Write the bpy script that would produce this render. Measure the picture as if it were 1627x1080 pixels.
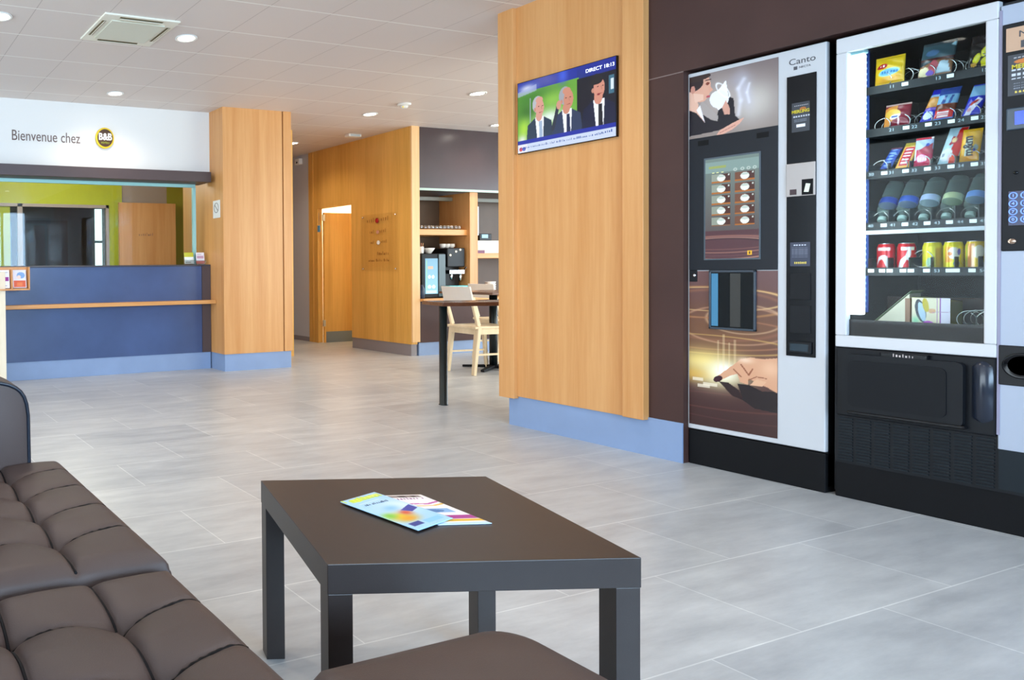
import bpy, bmesh, math, random
import numpy as np
from mathutils import Vector, Matrix
random.seed(7)
S = bpy.context.scene
for o in list(bpy.data.objects): bpy.data.objects.remove(o, do_unlink=True)
COL = S.collection
PI = math.pi

# ---------------------------------------------------------------- camera
cd = bpy.data.cameras.new('camera'); cam = bpy.data.objects.new('camera', cd); COL.objects.link(cam)
Rv = Vector((0.93908865, -0.34347489, -0.01172674)); Uv = Vector((0.01624586, 0.01028237, 0.99981516)); Fv = Vector((0.34329082, 0.93910557, -0.01523611))
M = Matrix(((Rv.x, Uv.x, -Fv.x, 0), (Rv.y, Uv.y, -Fv.y, 0), (Rv.z, Uv.z, -Fv.z, .93994), (0, 0, 0, 1)))
cam.matrix_world = M
cd.sensor_width = 36; cd.sensor_fit = 'HORIZONTAL'; cd.lens = 1131.85 / 1627 * 36
cd.shift_x = (813.5 - 179.79) / 1627; cd.shift_y = (449.02 - 540) / 1627
cd.clip_start = .02
S.camera = cam

# ---------------------------------------------------------------- world, exposure, large lights
S.view_settings.view_transform = 'Standard'; S.view_settings.look = 'None'
S.view_settings.gamma = 1; S.view_settings.use_curve_mapping = False
S.view_settings.exposure = 0.82
w = bpy.data.worlds.new('world'); S.world = w; w.use_nodes = True
bg = w.node_tree.nodes['Background']; bg.inputs[0].default_value = (.42, .68, 1, 1); bg.inputs[1].default_value = 2.2

def area(name, loc, rot, sx, sy, power, col, spread=PI):
    l = bpy.data.lights.new(name, 'AREA'); l.shape = 'RECTANGLE'; l.size = sx; l.size_y = sy
    l.energy = power; l.color = col; l.spread = spread
    o = bpy.data.objects.new(name, l); COL.objects.link(o); o.location = loc; o.rotation_euler = rot
    return o
# daylight through the glazing behind and to the left of the seating area
area('daylight_back_window', (1.2, -3.62, 1.55), (-PI/2, 0, PI), 6.4, 1.5, 290, (.58, .76, 1.0))
area('daylight_left_window', (-3.62, 2.2, 1.3), (0, -PI/2, 0), 2.1, 5.4, 115, (1.0, .95, .89))
area('added_dining_side_light', (6.9, 1.33, 1.3), (-PI/2, 0, PI), 4.2, 1.8, 95, (1.0, .95, .86))  # added light for the reception column front, its source is unseen
area('daylight_dining_window', (9.45, 3.6, 1.35), (0, PI/2, 0), 1.9, 3.6, 60, (1.0, .95, .88))

# ---------------------------------------------------------------- helpers
def lin(c):
    if isinstance(c, str):
        c = c.lstrip('#'); c = [int(c[i:i+2], 16)/255 for i in (0, 2, 4)]
    return tuple((x/12.92 if x <= .04045 else ((x+.055)/1.055)**2.4) for x in c)
MATS = {}
def mat(name, c='#808080', rough=.5, metal=0, emit=None, es=1, spec=.5, bump=0, bscale=60, noise=0, nscale=8, coat=0, alpha=None):
    if name in MATS: return MATS[name]
    m = bpy.data.materials.new(name); m.use_nodes = True; MATS[name] = m
    n = m.node_tree.nodes; L = m.node_tree.links; b = n['Principled BSDF']
    cl = lin(c); b.inputs['Base Color'].default_value = (*cl, 1); b.inputs['Roughness'].default_value = rough
    b.inputs['Metallic'].default_value = metal; b.inputs['Specular IOR Level'].default_value = spec
    b.inputs['Coat Weight'].default_value = coat; b.inputs['Coat Roughness'].default_value = .08
    if emit: b.inputs['Emission Color'].default_value = (*lin(emit), 1); b.inputs['Emission Strength'].default_value = es
    tc = n.new('ShaderNodeTexCoord')
    if noise:
        t = n.new('ShaderNodeTexNoise'); t.inputs['Scale'].default_value = nscale; t.inputs['Detail'].default_value = 5
        L.new(tc.outputs['Object'], t.inputs['Vector'])
        r = n.new('ShaderNodeValToRGB'); L.new(t.outputs['Fac'], r.inputs[0])
        r.color_ramp.elements[0].position = .3; r.color_ramp.elements[1].position = .7
        r.color_ramp.elements[0].color = (*[x*(1-noise) for x in cl], 1); r.color_ramp.elements[1].color = (*[min(1, x*(1+noise)) for x in cl], 1)
        L.new(r.outputs[0], b.inputs['Base Color'])
    if bump:
        t = n.new('ShaderNodeTexNoise'); t.inputs['Scale'].default_value = bscale; t.inputs['Detail'].default_value = 3
        L.new(tc.outputs['Object'], t.inputs['Vector'])
        bp = n.new('ShaderNodeBump'); bp.inputs['Strength'].default_value = bump; bp.inputs['Distance'].default_value = .002
        L.new(t.outputs['Fac'], bp.inputs['Height']); L.new(bp.outputs[0], b.inputs['Normal'])
    return m
def wood(name, c, c2, axis='Z', rough=.38, fine=38.):
    if name in MATS: return MATS[name]
    m = bpy.data.materials.new(name); m.use_nodes = True; MATS[name] = m
    n = m.node_tree.nodes; L = m.node_tree.links; b = n['Principled BSDF']; b.inputs['Roughness'].default_value = rough
    tc = n.new('ShaderNodeTexCoord'); mp = n.new('ShaderNodeMapping'); L.new(tc.outputs['Object'], mp.inputs[0])
    mp.inputs['Scale'].default_value = {'Z': (fine, fine, 1.6), 'X': (1.6, fine, fine), 'Y': (fine, 1.6, fine)}[axis]
    t = n.new('ShaderNodeTexNoise'); t.inputs['Scale'].default_value = 1; t.inputs['Detail'].default_value = 6; t.inputs['Roughness'].default_value = .65
    L.new(mp.outputs[0], t.inputs['Vector'])
    mp2 = n.new('ShaderNodeMapping'); L.new(tc.outputs['Object'], mp2.inputs[0])
    mp2.inputs['Scale'].default_value = {'Z': (7, 7, .35), 'X': (.35, 7, 7), 'Y': (7, .35, 7)}[axis]
    t2 = n.new('ShaderNodeTexNoise'); t2.inputs['Scale'].default_value = 1; t2.inputs['Detail'].default_value = 2; L.new(mp2.outputs[0], t2.inputs['Vector'])
    mx = n.new('ShaderNodeMath'); mx.operation = 'ADD'; L.new(t.outputs['Fac'], mx.inputs[0]); L.new(t2.outputs['Fac'], mx.inputs[1])
    hf = n.new('ShaderNodeMath'); hf.operation = 'MULTIPLY'; hf.inputs[1].default_value = .5; L.new(mx.outputs[0], hf.inputs[0])
    r = n.new('ShaderNodeValToRGB'); L.new(hf.outputs[0], r.inputs[0])
    r.color_ramp.elements[0].position = .36; r.color_ramp.elements[1].position = .64
    r.color_ramp.elements[0].color = (*lin(c2), 1); r.color_ramp.elements[1].color = (*lin(c), 1)
    L.new(r.outputs[0], b.inputs['Base Color'])
    return m
def glassmat(name, tint=(.95, .98, .98), refl=.05, rough=.02, fk=.16):
    if name in MATS: return MATS[name]
    m = bpy.data.materials.new(name); m.use_nodes = True; MATS[name] = m
    n = m.node_tree.nodes; L = m.node_tree.links; n.remove(n['Principled BSDF']); out = n['Material Output']
    tr = n.new('ShaderNodeBsdfTransparent'); tr.inputs[0].default_value = (*tint, 1)
    gl = n.new('ShaderNodeBsdfGlossy'); gl.inputs['Roughness'].default_value = rough
    fr = n.new('ShaderNodeLayerWeight'); fr.inputs[0].default_value = .25
    ml = n.new('ShaderNodeMath'); ml.operation = 'MULTIPLY_ADD'; ml.inputs[1].default_value = fk; ml.inputs[2].default_value = refl * .4
    L.new(fr.outputs['Fresnel'], ml.inputs[0])
    mx = n.new('ShaderNodeMixShader'); L.new(ml.outputs[0], mx.inputs[0]); L.new(tr.outputs[0], mx.inputs[1]); L.new(gl.outputs[0], mx.inputs[2])
    L.new(mx.outputs[0], out.inputs[0]); return m
def vcol(name, rough=.35, emit=0, metal=0):
    if name in MATS: return MATS[name]
    m = bpy.data.materials.new(name); m.use_nodes = True; MATS[name] = m
    n = m.node_tree.nodes; L = m.node_tree.links; b = n['Principled BSDF']; b.inputs['Roughness'].default_value = rough; b.inputs['Metallic'].default_value = metal
    a = n.new('ShaderNodeVertexColor'); a.layer_name = 'Col'
    if emit: b.inputs['Base Color'].default_value = (.01, .01, .012, 1)
    else: L.new(a.outputs[0], b.inputs['Base Color'])
    if emit:
        L.new(a.outputs[0], b.inputs['Emission Color']); b.inputs['Emission Strength'].default_value = emit
    return m

class MB:
    def __init__(s): s.v = []; s.f = []; s.sm = []
    def add(s, vs, fs, smooth=False):
        k = len(s.v); s.v += [tuple(v) for v in vs]; s.f += [tuple(i+k for i in f) for f in fs]; s.sm += [smooth]*len(fs); return s
    def box(s, x0, x1, y0, y1, z0, z1):
        x0, x1 = sorted((x0, x1)); y0, y1 = sorted((y0, y1)); z0, z1 = sorted((z0, z1))
        return s.add([(x0,y0,z0),(x1,y0,z0),(x1,y1,z0),(x0,y1,z0),(x0,y0,z1),(x1,y0,z1),(x1,y1,z1),(x0,y1,z1)],
                     [(0,3,2,1),(4,5,6,7),(0,1,5,4),(1,2,6,5),(2,3,7,6),(3,0,4,7)])
    def obox(s, c, ax, ay, az):  # centre and three half-vectors
        c = Vector(c); ax, ay, az = Vector(ax), Vector(ay), Vector(az); vs = []
        for k in (-1, 1):
            for i, j in ((-1,-1),(1,-1),(1,1),(-1,1)): vs.append(c+ax*i+ay*j+az*k)
        return s.add(vs, [(0,3,2,1),(4,5,6,7),(0,1,5,4),(1,2,6,5),(2,3,7,6),(3,0,4,7)])
    def bar(s, a, b, w, d=None, side=(1, 0, 0), w2=None):
        a, b = Vector(a), Vector(b); d = d or w; z = (b-a).normalized(); x = (Vector(side)-z*z.dot(Vector(side))).normalized(); y = z.cross(x)
        w2 = w2 or w; vs = []
        for p, ww, dd in ((a, w, d), (b, w2, d*w2/w)):
            for i, j in ((-1,-1),(1,-1),(1,1),(-1,1)): vs.append(p+x*ww/2*i+y*dd/2*j)
        return s.add(vs, [(0,3,2,1),(4,5,6,7),(0,1,5,4),(1,2,6,5),(2,3,7,6),(3,0,4,7)])
    def lathe(s, c, prof, n=24, axis=(0, 0, 1), up=None):
        z = Vector(axis).normalized(); x = z.orthogonal().normalized(); y = z.cross(x); c = Vector(c); vs = []; fs = []
        for r, h in prof:
            for i in range(n):
                a = 2*PI*i/n; vs.append(c+z*h+(x*math.cos(a)+y*math.sin(a))*max(r, 1e-5))
        for k in range(len(prof)-1):
            for i in range(n):
                j = (i+1) % n; fs.append((k*n+i, k*n+j, (k+1)*n+j, (k+1)*n+i))
        s.add(vs, fs, True); k = len(s.v)-len(vs)
        if prof[0][0] > 1e-4: s.f.append(tuple(k+i for i in range(n-1, -1, -1))); s.sm.append(False)
        if prof[-1][0] > 1e-4: s.f.append(tuple(k+(len(prof)-1)*n+i for i in range(n))); s.sm.append(False)
        return s
    def tube(s, pts, r, n=8, closed=False):
        pts = [Vector(p) for p in pts]; N = len(pts); vs = []; fs = []; px = None
        for i, p in enumerate(pts):
            t = (pts[(i+1) % N if closed else min(i+1, N-1)]-pts[(i-1) % N if closed else max(i-1, 0)]).normalized()
            x = (px-t*px.dot(t)).normalized() if px and (px-t*px.dot(t)).length > 1e-6 else t.orthogonal().normalized()
            px = x; y = t.cross(x)
            for k in range(n): vs.append(p+(x*math.cos(2*PI*k/n)+y*math.sin(2*PI*k/n))*r)
        for i in range(N if closed else N-1):
            for k in range(n):
                j = (k+1) % n; i2 = (i+1) % N; fs.append((i*n+k, i*n+j, i2*n+j, i2*n+k))
        if not closed: fs += [tuple(range(n-1, -1, -1)), tuple((N-1)*n+k for k in range(n))]
        return s.add(vs, fs, True)
    def rbox(s, x0, x1, y0, y1, z0, z1, r, seg=4):  # rounded-plan prism with soft top
        pts = []
        for cx, cy, a0 in ((x1-r, y1-r, 0), (x0+r, y1-r, PI/2), (x0+r, y0+r, PI), (x1-r, y0+r, 3*PI/2)):
            for k in range(seg+1):
                a = a0+PI/2*k/seg; pts.append((cx+r*math.cos(a), cy+r*math.sin(a)))
        n = len(pts); vs = [(x, y, z0) for x, y in pts]+[(x, y, z1) for x, y in pts]
        fs = [tuple(range(n-1, -1, -1)), tuple(range(n, 2*n))]+[(i, (i+1) % n, n+(i+1) % n, n+i) for i in range(n)]
        return s.add(vs, fs)

def link(name, me, m, parent=None):
    o = bpy.data.objects.new(name, me); COL.objects.link(o)
    if m: me.materials.append(m)
    if parent is not None:
        o.parent = parent; p = parent; off = Vector((0, 0, 0)); mw = Matrix.Identity(4)
        ch = []
        while p is not None: ch.append(p); p = p.parent
        for q in reversed(ch): mw = mw @ (q.matrix_parent_inverse if q.parent else Matrix.Identity(4)) @ Matrix.Translation(q.location)
        o.matrix_parent_inverse = mw.inverted()
    return o
def obj(name, mb, m, parent=None, bevel=0, seg=2, subd=0):
    me = bpy.data.meshes.new(name); me.from_pydata(mb.v, [], mb.f); me.polygons.foreach_set('use_smooth', mb.sm); me.update()
    o = link(name, me, m, parent)
    if bevel:
        b = o.modifiers.new('bevel', 'BEVEL'); b.width = bevel; b.segments = seg; b.limit_method = 'ANGLE'; b.angle_limit = .6
    if subd:
        q = o.modifiers.new('sub', 'SUBSURF'); q.levels = q.render_levels = subd
    return o
def tag(o, label, cat, group=None, kind=None):
    o['label'] = label; o['category'] = cat
    if group: o['group'] = group
    if kind: o['kind'] = kind
    return o
def thing(name, label, cat, loc, group=None):
    o = bpy.data.objects.new(name, None); COL.objects.link(o); o.location = loc; o.empty_display_size = .1
    return tag(o, label, cat, group)
def struct(name, mb, m, bevel=0):
    o = obj(name, mb, m, bevel=bevel); o['kind'] = 'structure'; return o
def box(name, d, m, parent=None, bevel=0): return obj(name, MB().box(*d), m, parent, bevel)

XN = (Vector((0, -1, 0)), Vector((0, 0, 1)))   # surfaces that face -X, read from the left
YN = (Vector((1, 0, 0)), Vector((0, 0, 1)))    # surfaces that face -Y
def text(name, s, size, c, UV, m, parent=None, ext=.0004, align='CENTER', sx=1.0, bold=0.0, label=None, space=1.0):
    cu = bpy.data.curves.new(name, 'FONT'); cu.body = s; cu.size = size; cu.extrude = ext; cu.align_x = align; cu.align_y = 'CENTER'
    cu.offset = bold; cu.resolution_u = 4; cu.space_character = space
    t = bpy.data.objects.new('tmp', cu); COL.objects.link(t)
    dg = bpy.context.evaluated_depsgraph_get(); me = bpy.data.meshes.new_from_object(t.evaluated_get(dg)); bpy.data.objects.remove(t)
    U, V = UV; N = U.cross(V); c = Vector(c)
    for v in me.vertices: v.co = c+U*v.co.x*sx+V*v.co.y+N*v.co.z
    me.materials.clear(); me.update()
    o = link(name, me, m, parent)
    if label: o['label'] = label
    return o

def strokes(name, words, size, c, UV, m, parent=None, lift=.0003):
    """lettering too small to read in the photograph: little upright strokes grouped like words"""
    U, V = UV; N = U.cross(V); c = Vector(c); rnd = random.Random(sum(words)*7+len(words)); k = size*.62
    total = (sum(words)+.7*(len(words)-1))*k; x = -total/2; b = MB()
    for w_ in words:
        for i in range(w_):
            hh = size*rnd.choice((.5, .5, .62, .85)); ww = k*rnd.choice((.22, .3, .55)); p = c+U*(x+k*.4)+V*(hh/2-size*.25)+N*lift
            b.obox(p, U*ww/2, V*hh/2, N*.0002); x += k
        x += .7*k
    return obj(name, b, m, parent)

class Pic:  # a little painter that colours a fine grid, s to the right and t upwards, in units of the picture
    def __init__(s, nx, ny, w=1., h=1.):
        s.nx, s.ny = nx, ny; a, b = np.meshgrid(np.linspace(0, w, nx), np.linspace(0, h, ny)); s.s = a.ravel(); s.t = b.ravel()
        s.c = np.zeros((nx*ny, 3)); s.w, s.h = w, h
    def put(s, m, c, a=1.):
        c = np.array([int(c.lstrip('#')[i:i+2], 16)/255 for i in (0, 2, 4)]) if isinstance(c, str) else np.array(c)
        m = np.clip(np.asarray(m, float)*a, 0, 1)[:, None]; s.c = s.c*(1-m)+c*m; return s
    def fill(s, c): return s.put(np.ones(len(s.s)), c)
    def grad(s, c0, c1, ax='t', p=1.): s.fill(c0); v = (s.t/s.h if ax == 't' else s.s/s.w)**p; return s.put(v, c1)
    def ell(s, x, y, rx, ry, c, a=1., soft=0., rot=0.):
        dx, dy = s.s-x, s.t-y; cr, sr = math.cos(rot), math.sin(rot); u = (dx*cr+dy*sr)/rx; v = (-dx*sr+dy*cr)/ry; d = np.sqrt(u*u+v*v)
        return s.put((d < 1) if not soft else np.exp(-(d**2)*soft), c, a)
    def ring(s, x, y, rx, ry, wd, c, a=1., rot=0.):
        dx, dy = s.s-x, s.t-y; cr, sr = math.cos(rot), math.sin(rot); u = (dx*cr+dy*sr)/rx; v = (-dx*sr+dy*cr)/ry; d = np.sqrt(u*u+v*v)
        return s.put(np.exp(-((d-1)/wd)**2), c, a)
    def rect(s, x0, x1, y0, y1, c, a=1.): return s.put((s.s >= x0) & (s.s <= x1) & (s.t >= y0) & (s.t <= y1), c, a)
    def poly(s, P, c, a=1.):
        ins = np.zeros(len(s.s), bool); n = len(P)
        for i in range(n):
            x0, y0 = P[i]; x1, y1 = P[(i+1) % n]
            if y0 == y1: continue
            k = ((y0 > s.t) != (y1 > s.t)) & (s.s < (x1-x0)*(s.t-y0)/(y1-y0)+x0); ins ^= k
        return s.put(ins, c, a)
    def line(s, P, wd, c, a=1., soft=False):
        for (x0, y0), (x1, y1) in zip(P[:-1], P[1:]):
            dx, dy = x1-x0, y1-y0; L = dx*dx+dy*dy+1e-12; k = np.clip(((s.s-x0)*dx+(s.t-y0)*dy)/L, 0, 1)
            d = np.hypot(s.s-x0-k*dx, s.t-y0-k*dy); s.put(np.exp(-(d/wd)**2) if soft else d < wd/2, c, a)
        return s
def lin_arr(c): c = np.clip(c, 0, 1); return np.where(c <= .04045, c/12.92, ((c+.055)/1.055)**2.4)
def painted(name, pic, o, U, V, m, parent=None, shape=None, thick=0):
    """a sheet: grid point (s,t) sits at o + U*s + V*t (+ shape offset along the normal)"""
    o, U, V = Vector(o), Vector(U), Vector(V); N = U.cross(V).normalized(); nx, ny = pic.nx, pic.ny
    P = np.array(o)[None]+pic.s[:, None]*np.array(U)[None]+pic.t[:, None]*np.array(V)[None]
    off = shape(pic.s, pic.t) if shape else np.zeros(len(pic.s)); A = P+off[:, None]*np.array(N)[None]
    idx = np.arange(nx*ny).reshape(ny, nx); q = np.stack([idx[:-1, :-1], idx[:-1, 1:], idx[1:, 1:], idx[1:, :-1]], -1).reshape(-1, 4)
    C = lin_arr(pic.c); vs = A; fs = q
    if thick:
        B = P-(off if callable(shape) else off)[:, None]*np.array(N)[None]-thick*np.array(N)[None]
        vs = np.concatenate([A, B]); C = np.concatenate([C, C]); k = nx*ny
        ed = np.concatenate([idx[0, :], idx[1:, -1], idx[-1, -2::-1], idx[-2:0:-1, 0]]); e2 = np.roll(ed, -1)
        side = np.stack([ed, ed+k, e2+k, e2], -1); fs = np.concatenate([q, q[:, ::-1]+k, side])
    me = bpy.data.meshes.new(name); me.from_pydata(vs.tolist(), [], fs.tolist())
    at = me.color_attributes.new('Col', 'FLOAT_COLOR', 'POINT'); at.data.foreach_set('color', np.concatenate([C, np.ones((len(C), 1))], 1).ravel())
    me.polygons.foreach_set('use_smooth', [True]*len(me.polygons)); me.update()
    return link(name, me, m, parent)

# ---------------------------------------------------------------- materials
W_PILLAR = wood('honey_oak', '#d9a065', '#c8894c')
W_DARK = wood('amber_oak', '#e8b25c', '#d29c48')
W_LIGHT = wood('light_oak_edge', '#e8bd88', '#dcab70')
W_X = wood('honey_oak_across', '#e0a868', '#cc8c4c', 'X')
W_BIRCH = wood('pale_birch', '#ecd9b8', '#dcc49e', fine=30)
W_TABLE = wood('walnut_table', '#6e4a36', '#553528', 'X', .25)
BROWN = mat('brown_laminate', '#47302b', .5, spec=.25, noise=.12, nscale=3, bump=.15, bscale=300)
BROWN_G = mat('brown_gloss_laminate', '#3a2828', .27, spec=.55, noise=.1, nscale=3)
BEAMM = mat('dark_brown_paint', '#4a3c3c', .45)
GREYBASE = mat('grey_blue_skirting', '#8599ba', .4, noise=.04, nscale=5)
WHITE = mat('white_paint', '#e9ecec', .6)
GREYWALL = mat('pale_grey_paint', '#c4c4c8', .6)
GREEN = mat('lime_green_paint', '#b7bf1c', .6)
TAUPE = mat('taupe_panel', '#a4968c', .5)
STEEL = mat('brushed_steel', '#c0c4c8', .3, .9)
CHROME = mat('chrome', '#e6e8ea', .12, 1)
BLACK = mat('black_plastic', '#111216', .4, spec=.3)
BLACKG = mat('gloss_black', '#0b0c10', .15, spec=.3)
BLACKM = mat('matt_black', '#0a0a0d', .6, spec=.2)
CHAR = mat('charcoal_plastic', '#131519', .45, spec=.22, bump=.1, bscale=400)
GLASS = glassmat('clear_glass')

def tex_floor():
    m = bpy.data.materials.new('stone_tiles'); m.use_nodes = True; n = m.node_tree.nodes; L = m.node_tree.links; b = n['Principled BSDF']
    tc = n.new('ShaderNodeTexCoord'); mp = n.new('ShaderNodeMapping'); mp.inputs['Location'].default_value = (-.4775, -1.096, 0); L.new(tc.outputs['Object'], mp.inputs[0])
    br = n.new('ShaderNodeTexBrick'); br.offset = .5; br.inputs['Scale'].default_value = 1; br.inputs['Brick Width'].default_value = .715; br.inputs['Row Height'].default_value = .357
    br.inputs['Mortar Size'].default_value = .0022; br.inputs['Mortar Smooth'].default_value = .3; br.inputs['Bias'].default_value = 0
    br.inputs['Color1'].default_value = (*lin('#c3c4c4'), 1); br.inputs['Color2'].default_value = (*lin('#b4b6b8'), 1); br.inputs['Mortar'].default_value = (*lin('#dedfdd'), 1)
    L.new(mp.outputs[0], br.inputs['Vector'])
    mp2 = n.new('ShaderNodeMapping'); mp2.inputs['Scale'].default_value = (1.6, 7, 1); L.new(tc.outputs['Object'], mp2.inputs[0])
    t = n.new('ShaderNodeTexNoise'); t.inputs['Scale'].default_value = 1.6; t.inputs['Detail'].default_value = 9; t.inputs['Roughness'].default_value = .68; L.new(mp2.outputs[0], t.inputs['Vector'])
    r = n.new('ShaderNodeValToRGB'); r.color_ramp.elements[0].position = .34; r.color_ramp.elements[0].color = (.70, .70, .71, 1); r.color_ramp.elements[1].position = .68; r.color_ramp.elements[1].color = (1.12, 1.11, 1.09, 1)
    L.new(t.outputs['Fac'], r.inputs[0])
    mx = n.new('ShaderNodeMix'); mx.data_type = 'RGBA'; mx.blend_type = 'MULTIPLY'; mx.inputs[0].default_value = .75
    L.new(br.outputs['Color'], mx.inputs[6]); L.new(r.outputs[0], mx.inputs[7]); L.new(mx.outputs[2], b.inputs['Base Color'])
    b.inputs['Roughness'].default_value = .3
    r2 = n.new('ShaderNodeMapRange'); r2.inputs[3].default_value = .24; r2.inputs[4].default_value = .42; L.new(t.outputs['Fac'], r2.inputs[0]); L.new(r2.outputs[0], b.inputs['Roughness'])
    bp = n.new('ShaderNodeBump'); bp.inputs['Strength'].default_value = .12; bp.inputs['Distance'].default_value = .002; L.new(t.outputs['Fac'], bp.inputs['Height']); L.new(bp.outputs[0], b.inputs['Normal'])
    return m
def tex_ceiling():
    m = bpy.data.materials.new('ceiling_tiles'); m.use_nodes = True; n = m.node_tree.nodes; L = m.node_tree.links; b = n['Principled BSDF']
    tc = n.new('ShaderNodeTexCoord'); sp = n.new('ShaderNodeSeparateXYZ'); L.new(tc.outputs['Object'], sp.inputs[0])
    def stripe(out, off, per, wd):
        a = n.new('ShaderNodeMath'); a.operation = 'SUBTRACT'; a.inputs[1].default_value = off-50*per; L.new(out, a.inputs[0])
        d = n.new('ShaderNodeMath'); d.operation = 'MODULO'; d.inputs[1].default_value = per; L.new(a.outputs[0], d.inputs[0])
        k = n.new('ShaderNodeMath'); k.operation = 'LESS_THAN'; k.inputs[1].default_value = wd; L.new(d.outputs[0], k.inputs[0]); return k.outputs[0]
    # pale metal strips run across the room; the joints between the tiles of a row are dark and narrow
    row = stripe(sp.outputs['Y'], 3.535, .4635, .012); joint = stripe(sp.outputs['X'], 1.012, .42, .005)
    mx = n.new('ShaderNodeMix'); mx.data_type = 'RGBA'; mx.inputs[6].default_value = (*lin('#ded2ca'), 1); mx.inputs[7].default_value = (*lin('#bdafa6'), 1); L.new(joint, mx.inputs[0])
    m2 = n.new('ShaderNodeMix'); m2.data_type = 'RGBA'; m2.inputs[7].default_value = (*lin('#f4efe8'), 1); L.new(row, m2.inputs[0]); L.new(mx.outputs[2], m2.inputs[6])
    L.new(m2.outputs[2], b.inputs['Base Color']); b.inputs['Roughness'].default_value = .5
    return m

# ================================================================ THE SETTING
H = 2.4535
struct('floor', MB().box(-3.6, 9.4, -3.5, 12, -.1, 0), tex_floor())
struct('ceiling', MB().box(-3.6, 9.4, -3.5, 12, H, H+.1), tex_ceiling())
# right wall: solid pier between the pillar and the machines, head above the niche, back and near side of the niche
struct('wall_right', MB().box(3.69, 4.62, 2.238, 3.18, 0, H).box(3.69, 4.62, .78, 2.238, 1.852, H).box(4.5, 4.62, .78, 2.238, 0, 1.852).box(3.69, 4.62, -3.5, .78, 0, H), BROWN)
struct('trim_1', MB().box(3.6885, 3.69, 2.238, 2.394, 1.849, 1.8535), mat('seam_brown', '#7b6862', .5))
struct('baseboard_right', MB().box(3.682, 3.69, 2.238, 3.178, 0, .19).box(3.682, 4.62, 3.178, 3.186, 0, .19), GREYBASE)
tag(box('added_dark_mat', (-1.8, 3.4, -3.3, -.35, 0, .012), mat('mat_charcoal', '#26282b', .9), None, .004), 'unseen charcoal mat added on the floor behind the seating to cut bounced light', 'mat')  # unseen mat, added to darken what the coffee table front reflects
# left and back walls with the glazing the daylight comes through
wl = MB().box(-3.6, -3.5, -3.5, -.6, 0, H).box(-3.6, -3.5, 5, 12, 0, H).box(-3.6, -3.5, -.6, 5, 0, .2).box(-3.6, -3.5, -.6, 5, 2.35, H)
struct('wall_left', wl, WHITE)
wb = MB().box(-3.6, -2.1, -3.6, -3.5, 0, H).box(4.5, 9.4, -3.6, -3.5, 0, H).box(-2.1, 4.5, -3.6, -3.5, 0, .78).box(-2.1, 4.5, -3.6, -3.5, 2.35, H)
struct('wall_back', wb, WHITE)
FR = mat('grey_window_frame', '#6d7278', .4)
def window(n, a, b, horiz, fixed, z0, z1, k):
    f = MB(); p = MB(); t = .025
    for i in range(k+1):
        c = a+(b-a)*i/k
        if horiz: f.box(c-t, c+t, fixed-.03, fixed+.03, z0, z1)
        else: f.box(fixed-.03, fixed+.03, c-t, c+t, z0, z1)
    for z in (z0, z1):
        if horiz: f.box(a, b, fixed-.03, fixed+.03, z-t, z+t)
        else: f.box(fixed-.03, fixed+.03, a, b, z-t, z+t)
    if horiz: p.box(a, b, fixed-.004, fixed+.004, z0, z1)
    else: p.box(fixed-.004, fixed+.004, a, b, z0, z1)
    o = struct('window_%d' % n, f, FR); g = obj('pane', p, GLASS, o); return o
window(1, -2.1, 4.5, True, -3.55, .80, 2.33, 5)
window(2, -.6, 5, False, -3.55, .22, 2.33, 4)
# dining side
struct('wall_dining', MB().box(9.3, 9.4, 1.8, 5.4, 0, .35).box(9.3, 9.4, 1.8, 5.4, 2.3, H).box(9.3, 9.4, 5.4, 12, 0, H).box(9.3, 9.4, -3.5, 1.8, 0, H), WHITE)
window(3, 1.8, 5.4, False, 9.35, .37, 2.28, 3)

struct('wall_dining_side', MB().box(4.62, 4.8, 1.4, 1.5, 0, H).box(9.0, 9.3, 1.4, 1.5, 0, H).box(4.8, 9.0, 1.4, 1.5, 0, .35).box(4.8, 9.0, 1.4, 1.5, 2.25, H), WHITE)
window(7, 4.8, 9.0, True, 1.45, .37, 2.23, 4)  # unseen window, added with its area light to brighten the column front
# reception: fascia, beam over the hatch, office behind
struct('wall_reception', MB().box(-3.5, 3.236, 6.11, 6.25, 1.86, H), mat('fascia_white', '#e2dfda', .55))
struct('trim_2', MB().box(-3.5, 3.182, 5.985, 6.25, 1.772, 1.868), BEAMM, .003)
text('lettering', 'Bienvenue chez', .13, (1.622, 6.1085, 2.132), YN, mat('letter_brown', '#6a5650', .6), bpy.data.objects['wall_reception'], sx=.77)
struct('wall_office', MB().box(-3.5, 1.9, 9, 9.1, 0, H).box(1.9, 3.23, 9, 9.1, 0, .98).box(1.9, 3.23, 9, 9.1, 1.83, H).box(3.23, 3.43, 9, 9.1, 0, H), GREEN)
struct('wall_office_end', MB().box(3.43, 3.44, 9.02, 9.12, 0, H).box(3.44, 4.10, 9.02, 9.12, 1.87, H), TAUPE)
struct('wall_office_side', MB().box(4.42, 4.5, 6.6, 8.3, 0, H).box(4.42, 4.5, 8.3, 9.1, 1.9, H), W_DARK)
struct('wall_office_corner', MB().box(4.1, 4.42, 9.02, 9.1, 0, H), mat('olive_paint', '#8d8a1c', .6))
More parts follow.
